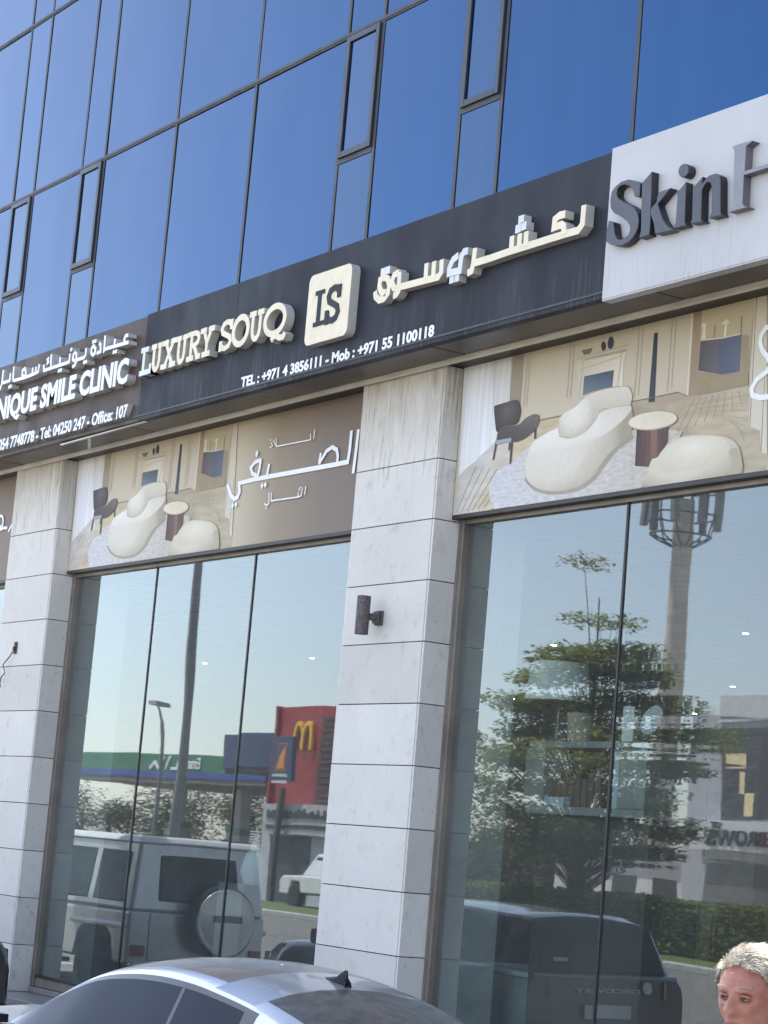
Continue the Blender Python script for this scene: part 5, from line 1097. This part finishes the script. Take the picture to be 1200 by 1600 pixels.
for (x, y, lb) in ((-19.3,2.0,'grey display plinth with a white vase behind the left window'),(-17.6,3.4,'grey display plinth with a rounded vase farther back behind the left window')):
    e = empty('display_plinth', lb, 'display', (x,y,.236)); MB().box(-.25,.25,-.25,.25,0,1.2).build('plinth', woodm, e, bevel=.01); MB().lathe([(.001,0),(.09,0),(.14,.12),(.10,.28),(.05,.34),(.06,.38),(.001,.37)], (0,0,1.2), n=24).build('vase', shade, e, smooth=True)
# ceiling tracks and spot lamps
tm = pm('dark_track', (.05,.055,.06), .5)
for y, lb in ((1.9,'dark ceiling light track nearest the shop glass'),(4.1,'dark ceiling light track in the middle of the shop'),(7.8,'dark ceiling light track deepest in the shop')):
    tag(MB().box(-25.4,-4,y-.02,y+.02,4.18,4.22).build('light_track', tm), lb, 'light track', 'ceiling tracks in the shop')
spotem = pm('lit_spot_lens', (1,.90,.70), .3, emit=22)
def spot():
    e = empty('spot_lamp', 'x', 'spot lamp', (0,0,0), 0, 'small lit spots on the shop ceiling tracks')
    MB().lathe([(.034,0),(.038,.01),(.038,.11),(.02,.16),(.001,.16)], (0,0,-.16), n=16).build('housing', tm, e, smooth=True)
    MB().lathe([(.001,-.004),(.026,-.002),(.028,.004)], (0,0,-.162), n=16).build('lens', spotem, e)
    MB().box(-.01,.01,-.01,.01,0,.03).build('stem', tm, e)
    return e
sp0 = spot()
for i, (x, y, t, lb) in enumerate([(-17.55,4.13,.5,'glowing ceiling spot seen at the top of the tree reflection'),(-24.05,8.33,.4,'glowing ceiling spot low at the left of the right window'),(-14.69,4.07,.5,'glowing ceiling spot near the right border, uppermost in the right window'),(-18.91,7.64,.4,'glowing ceiling spot right of the tree reflection'),(-24.71,4.07,.4,'glowing ceiling spot in the middle pane of the left window'),(-22.18,4.12,.4,'glowing ceiling spot in the right pane of the left window'),(-22.68,10.3,.4,'glowing ceiling spot lowest among the tree branches')]):
    o = sp0 if i == 0 else copy_tree(sp0)
    o.location = (x, y, 4.15); o['label'] = lb
# ---------------------------------------------------------------- plants and trees across the lot
def leafy(name, col, tr=.45):
    m = pm(name, col, .5, island=.6, spec=.3); n, l = nodes_of(m); b = n['Principled BSDF']; o = [x for x in n if x.type == 'OUTPUT_MATERIAL'][0]
    t = n.new('ShaderNodeBsdfTranslucent'); mx = n.new('ShaderNodeMixShader'); mx.inputs[0].default_value = tr
    l.new(b.inputs['Base Color'].links[0].from_socket, t.inputs[0]); l.new(b.outputs[0], mx.inputs[1]); l.new(t.outputs[0], mx.inputs[2]); l.new(mx.outputs[0], o.inputs[0]); return m
leafm = leafy('mid_green_leaf', (.23,.26,.06), .5); leafo = leafy('olive_leaf', (.105,.10,.042)); leafb = leafy('dark_olive_leaf', (.07,.08,.03)); leafh = leafy('hedge_leaf', (.20,.25,.06))
bark = pm('grey_bark', (.13,.10,.075), .9, bump=.5, bscale=20)
def leaves(mb, c, rad, n, size, rnd, flat=.5):
    for _ in range(n):
        v = Vector([rnd.gauss(0,1) for _ in range(3)]); v = v.normalized()*(rnd.random()**.45)
        p = Vector((c[0]+v.x*rad[0], c[1]+v.y*rad[1], c[2]+v.z*rad[2]))
        a = rnd.uniform(0,6.28); d = Vector((math.cos(a), math.sin(a), rnd.uniform(-.7,.5))).normalized(); s = size*rnd.uniform(.6,1.3)
        t = d.cross(Vector((rnd.uniform(-flat,flat),rnd.uniform(-flat,flat),1))).normalized()*s*.28
        mb.add([tuple(p), tuple(p+d*s*.5+t), tuple(p+d*s), tuple(p+d*s*.5-t)], [(0,1,2,3)])
def tree(name, label, base, h, blobs, size, mat, tr, seed, group=None, limbs=True):
    rnd = random.Random(seed); e = empty(name, label, 'tree', base, 0, group)
    top = max(b_[2] for b_ in blobs); t = MB()
    t.tube([(0,0,0),(.05*h*.1,0,h*.18),(-.02*h*.2,.05,h*.4),(0,0,top*.92)], [tr,tr*.8,tr*.62,tr*.12], 9)
    cr_ = MB()
    for x, y, z, rx, ry, rz, n in blobs:
        for q in range(2 if n > 150 else 1):
            px, py, pz = x+rnd.uniform(-.6,.6)*rx, y+rnd.uniform(-.6,.6)*ry, z+rnd.uniform(-.4,.5)*rz
            zb_ = min(pz*.75, top*.8)
            t.tube([(0,0,zb_*.7),(px*.45,py*.45,zb_*.7+(pz-zb_*.7)*.55),(px,py,pz)], [tr*.17,tr*.10,tr*.03], 5)
        leaves(cr_, (x,y,z), (rx,ry,rz), n, size, rnd)
    t.build('trunk', bark, e, smooth=True); cr_.build('crown', mat, e)
    return e
rt = random.Random(21); bl = []
for (z, r_, k) in ((2.1,2.3,10),(2.8,2.9,12),(3.6,3.3,14),(4.3,3.4,15),(5.0,3.2,13),(5.7,2.7,11),(6.4,2.1,9),(7.0,1.4,5)):
    for q in range(k):
        a = 2*math.pi*(q+rt.random()*.7)/k; rr = r_*rt.uniform(.35,.95)
        bl.append((rr*math.cos(a), rr*math.sin(a), z+rt.uniform(-.25,.25), rt.uniform(.7,1.15), rt.uniform(.7,1.15), rt.uniform(.20,.34), 430))
for x, y, z in ((.3,-.3,7.7),(.6,.9,9.0),(-1.3,-.6,7.9)): bl.append((x,y,z,.8,.8,.22,190))
tree('street_tree', 'layered green tree reflected in the right shop window', (-42.9,-23.6,.09), 8, bl, .16, leafm, .17, 2)
# hedge
hd = empty('hedge', 'clipped green hedge reflected low in the right shop window', 'hedge', (-40,-23,.09))
hm_ = MB(); rh = random.Random(4)
hm_.box(-7.5,12,-.55,.55,0,1.12)
hd_core = hm_.build('branches', pm('hedge_shade_core', (.02,.024,.01), .9), hd)  # solid near-black core, its colour standing for shade between the leaves
hl_ = MB()
for k in range(15000):
    f = rh.random(); x = rh.uniform(-7.8,12.2)
    if f < .45: p = Vector((x, rh.uniform(-.62,.62), 1.13+rh.uniform(-.05,.14)))
    else: p = Vector((x, (.60+rh.uniform(-.08,.08)), rh.uniform(.05,1.2)))
    a = rh.uniform(0,6.28); d = Vector((math.cos(a), math.sin(a), rh.uniform(-.5,.8))).normalized()*.10; t = d.cross(Vector((rh.gauss(0,1),rh.gauss(0,1),rh.gauss(0,1)))).normalized()*.03
    hl_.add([tuple(p),tuple(p+d*.5+t),tuple(p+d),tuple(p+d*.5-t)], [(0,1,2,3)])
hl_.build('foliage', leafh, hd)
rb = random.Random(9)
for i in range(30):
    x = -64-i*2.6+rb.uniform(-.8,.8); y = -41-rb.uniform(0,5)-.15*i; h = rb.uniform(3.3,4.9)
    b_ = [(rb.uniform(-1.2,1.2), rb.uniform(-1,1), h*rb.uniform(.30,.95), 1.2, 1.2, .9, 210) for _ in range(8)]
    lab = 'olive bushy tree under the green filling-station canopy in the left window reflection'
    tree('bushy_tree', lab, (x,y,0), h, b_, .24, leafo if i % 2 else leafb, .12, 40+i, 'bushy trees beyond the filling station')
# cell tower dressed with an antenna ring
ct = empty('antenna_tower', 'tall beige antenna mast with a ring cage, reflected in the right shop window', 'tower', (-63.5,-43.1,0))
MB().lathe([(.48,0),(.46,6),(.42,12),(.38,15.6),(.001,15.6)], (0,0,0), n=24).build('pole', pm('beige_mast', (.60,.54,.45), .7), ct, smooth=True)
rg = MB()
for z, r_ in ((14.3,1.15),(15.0,1.3),(16.0,1.3),(16.6,1.25)): rg.tube([(r_*math.cos(R(10*k)), r_*math.sin(R(10*k)), z) for k in range(37)], .035, 6, False)
for k in range(14):
    a = 2*math.pi*k/14; c, s_ = math.cos(a), math.sin(a); rg.tube([(.42*c,.42*s_,13.9),(1.05*c,1.05*s_,14.2),(1.3*c,1.3*s_,15.0),(1.3*c,1.3*s_,16.7)], .03, 6)
rg.build('ring_cage', pm('grey_cage', (.10,.105,.11), .6, .4), ct, smooth=True)
for k in range(9):
    a = 2*math.pi*(k+.3)/9; c, s_ = 1.42*math.cos(a), 1.42*math.sin(a); MB().box(c-.12,c+.12,s_-.12,s_+.12,14.6,16.6).build('antenna', pm('antenna_grey', (.20,.21,.22), .5), ct, bevel=.02)
# ---------------------------------------------------------------- buildings across the lot
pl = pm('pale_render_wall', (.50,.51,.54), .8, var=.06); dk = pm('dark_shutter', (.075,.072,.075), .6); wh = pm('white_render', (.72,.72,.73), .8, var=.05); lit = pm('warm_lit_panel', (.9,.72,.40), .5, emit=.12); bl_ = pm('blind_slats', (.13,.13,.14), .5)
sb = empty('beauty_salon', 'grey salon building with white fascia, reflected at the right edge of the right window', 'building', (-51.5,-37.0,0))
MB().box(-3.4,8,-8,0,0,7.0).build('wall', pl, sb, bevel=.02)
MB().box(-2.2,8.1,-8,.08,6.75,7.5).build('parapet', wh, sb, bevel=.02)
f = MB(); f.box(-2.1,7.6,.0,.03,3.85,6.55); wo2 = f.build('upper_window', dk, sb)
q = MB()
for k in range(40): q.box(-2.1,7.6,.035,.05,3.9+k*.064,3.935+k*.064)
q.build('blinds', bl_, wo2)
for x, z, w, h in ((-1.9,5.5,1.0,.4),(-1.2,4.7,.25,.6),(-.9,3.95,.45,.8),(.9,4.5,.6,.5)): MB().box(x,x+w,.052,.06,z,z+h).build('lit_panel', lit, wo2)
MB().box(-2.75,7.9,.02,.35,2.70,3.75).build('fascia', wh, sb, bevel=.01)
text('fascia_lettering', 'EYEBROWS', -2.15, 2.0, 2.93, 3.42, .35, .08, pm('black_letter', (.03,.03,.035), .4), sb, bold=.02, face=1)
MB().box(-2.4,7.6,.0,.04,.1,2.4).build('shop_front', pm('grey_brown_shop_front', (.16,.145,.14), .5), sb)
lb_ = empty('low_white_building', 'low white building behind the hedge, under the reflected tree', 'building', (-57.3,-37.4,0))
MB().box(-5,2.3,-5,0,0,2.2).build('wall', wh, lb_, bevel=.02); MB().box(-5.1,2.35,-5.1,.2,2.2,2.42).build('roof', wh, lb_, bevel=.02)
for x in (-4.2,-1.9,.4): MB().box(x,x+1.3,0,.03,.9,1.7).build('window', dk, lb_)
# filling station canopy
em = empty('filling_station', 'filling station with a long green canopy fascia and blue stripe, left window reflection', 'canopy', (-82,-31.5,0))
grn = pm('green_fascia', (.03,.16,.075), .45); blu = pm('blue_stripe', (.03,.06,.28), .45)
MB().box(-9,9.5,-9,0,4.25,5.02).build('canopy', grn, em, bevel=.03); MB().box(-9.05,9.55,-9.05,.04,4.08,4.34).build('stripe', blu, em)
MB().box(-9,9.5,-9,0,3.9,4.07).build('underside', pm('grey_underside', (.20,.185,.17), .8), em)
for x in (-6,0,6): MB().box(x-.2,x+.2,-4.7,-4.3,0,3.9).build('column', pl, em)
pump_m = pm('pump_grey', (.32,.33,.34), .5)
for x, lb in ((-3.2,'grey fuel pump under the left part of the green canopy'),(2.6,'grey fuel pump under the lettered part of the green canopy')):
    p_ = empty('fuel_pump', lb, 'fuel pump', (-82+x,-34.5,0)); MB().box(-.55,.55,-.3,.3,0,2.1).build('cabinet', pump_m, p_, bevel=.04); MB().box(-.4,.4,.301,.32,1.2,1.8).build('display', dk, p_); MB().box(-.56,.56,-.31,.31,2.1,2.35).build('top_sign', grn, p_)
text('canopy_lettering', 'Emarat', 2.3, 4.3, 4.44, 4.88, 0, .05, M['vinyl'], em, bold=.015, face=1)
mb = MB()
for p in ([(.6,4.44),(.85,4.9)],[(1.1,4.44),(1.35,4.92)],[(.4,4.44),(.15,4.7),(-.1,4.44)],[(1.5,4.46),(1.95,4.46),(2.0,4.7)]): mb.ribbon([(x,z) for x,z in p], .10, .001, .04)
mb.build('canopy_arabic_lettering', M['vinyl'], em)
MB().box(-9,9,-16,-15.5,0,2.6).build('boundary_wall', pm('brown_wall', (.16,.13,.10), .9), em)
# red restaurant block with yellow arches
rr_ = empty('red_restaurant', 'dark red restaurant block with yellow arches, right pane of the left window', 'building', (-63.2,-27.0,0))
redm = pm('dark_red_cladding', (.34,.025,.028), .45, var=.06); yel = pm('yellow_arch', (.85,.50,.03), .4)
MB().box(-.9,3.0,-1.6,0,0,6.25).build('wall', redm, rr_, bevel=.02); MB().box(-.95,-.80,-1.6,.12,0,6.27).build('corner_fin', redm, rr_)
mb = MB()
for cx_ in (.42,.98): mb.ribbon([(cx_+.29+.29*math.cos(a)*1.0, 4.85+.85*max(0,math.sin(a))**.75) for a in [math.pi*k/20 for k in range(21)]], .13, .01+.002*(cx_>.5), .10+.002*(cx_>.5))
mb.build('arches', yel, rr_)
q = MB()
for k in range(18): q.box(2.0,3.0,.01,.06,2.4+k*.2,2.5+k*.2)
q.build('louvre', dk, rr_)
# blue board with orange sail
bb = empty('blue_sign_board', 'dark blue board with an orange sail emblem, left window reflection', 'sign', (-61.2,-25.6,0))
bluem = pm('navy_board', (.018,.035,.115), .4)
MB().box(-.66,.66,-.15,0,3.75,5.15).build('board', bluem, bb, bevel=.02); MB().prism([(-.30,4.95),(.34,4.95),(.30,4.05),(-.36,4.05)], .001, .006).build('emblem_field', pm('orange_frame', (.42,.17,.03), .5), bb)
MB().prism([(-.26,4.9),(.29,4.9),(.26,4.10),(-.31,4.10)], .0065, .008).build('emblem_ground', bluem, bb)
MB().prism([(.24,4.86),(.05,4.72),(-.12,4.52),(-.25,4.12),(.18,4.12)], .0085, .02).build('sail', pm('orange_sail', (.75,.27,.03), .4), bb)
mb = MB()
for r_ in range(2):
    for k in range(8): mb.box(-.42+k*.11,-.35+k*.11,.001,.01,3.88-r_*.2,3.97-r_*.2)
mb.build('board_lettering', M['vinyl'], bb); MB().box(-.08,.08,-.2,-.05,0,3.55).build('post', dk, bb)
bs_ = empty('blue_canopy', 'dark blue service canopy band beside the orange sail board', 'canopy', (-66.6,-29,0)); MB().box(-4.5,1.2,-5,0,4.4,5.6).build('fascia', bluem, bs_); MB().box(-4.5,1.2,-5,-.1,4.2,4.4).build('underside', dk, bs_); MB().box(-4.2,-3.9,-3,-2.7,0,4.2).box(.6,.9,-3,-2.7,0,4.2).build('column', pl, bs_); MB().box(-4.5,1.2,-5.4,-5.1,0,6.1).build('rear_wall', pm('stone_wall', (.26,.22,.16), .9), bs_)
ws = empty('workshop_shop', 'pale workshop front with a lettered fascia above a shutter, left window reflection', 'building', (-60.8,-26.2,0))
MB().box(-2.2,3.5,-.7,0,0,3.0).build('wall', pl, ws); MB().box(-1.7,3.5,.0,.30,2.15,3.1).build('fascia', pm('pale_grey_fascia', (.45,.45,.44), .6), ws); MB().box(-1.5,.9,.0,.03,.05,2.1).build('doorway', dk, ws)
mb = MB(); rs_ = random.Random(6)
x = -1.4
while x < 2.6: w = rs_.uniform(.04,.11); mb.box(x,x+w,.301,.34,2.66,2.66+rs_.uniform(.12,.30)); x += w+.03
x = -1.4
while x < 2.6: w = rs_.uniform(.05,.09); mb.box(x,x+w,.301,.33,2.34,2.46); x += w+.035
mb.build('fascia_lettering', dk, ws)
q = MB()
for k in range(24): q.box(-2.9,-2.22,.01,.05,.1+k*.09,.15+k*.09)
q.build('roller_shutter', pl, ws)
# lamp posts on the verge (reflected)
def post(label, x, y, h, r_):
    e = empty('lamp_post', label, 'lamp post', (x,y,0), 0, 'lamp posts along the verge'); MB().tube([(0,0,0),(0,0,h*.5),(0,0,h)], [r_,r_*.85,r_*.6], 12).build('pole', pm('grey_post', (.20,.20,.205), .5), e, smooth=True)
    MB().tube([(0,0,h),(.3,.2,h+.3),(.9,.6,h+.45)], .04, 8).box(.7,1.3,.42,.82,h+.40,h+.52).build('lamp_head', pm('grey_head', (.3,.3,.3), .5), e)
    MB().lathe([(r_*2,0),(r_*2,.3),(r_,.36)], (0,0,0), n=12).build('base', pm('grey_post_base', (.2,.2,.2), .7), e)
post('thick dark lamp post in the middle pane of the left window reflection', -41.6, -12.0, 11.3, .12)
post('slim pale lamp post beside the filling station in the left window reflection', -61.5, -21.5, 5.2, .08)
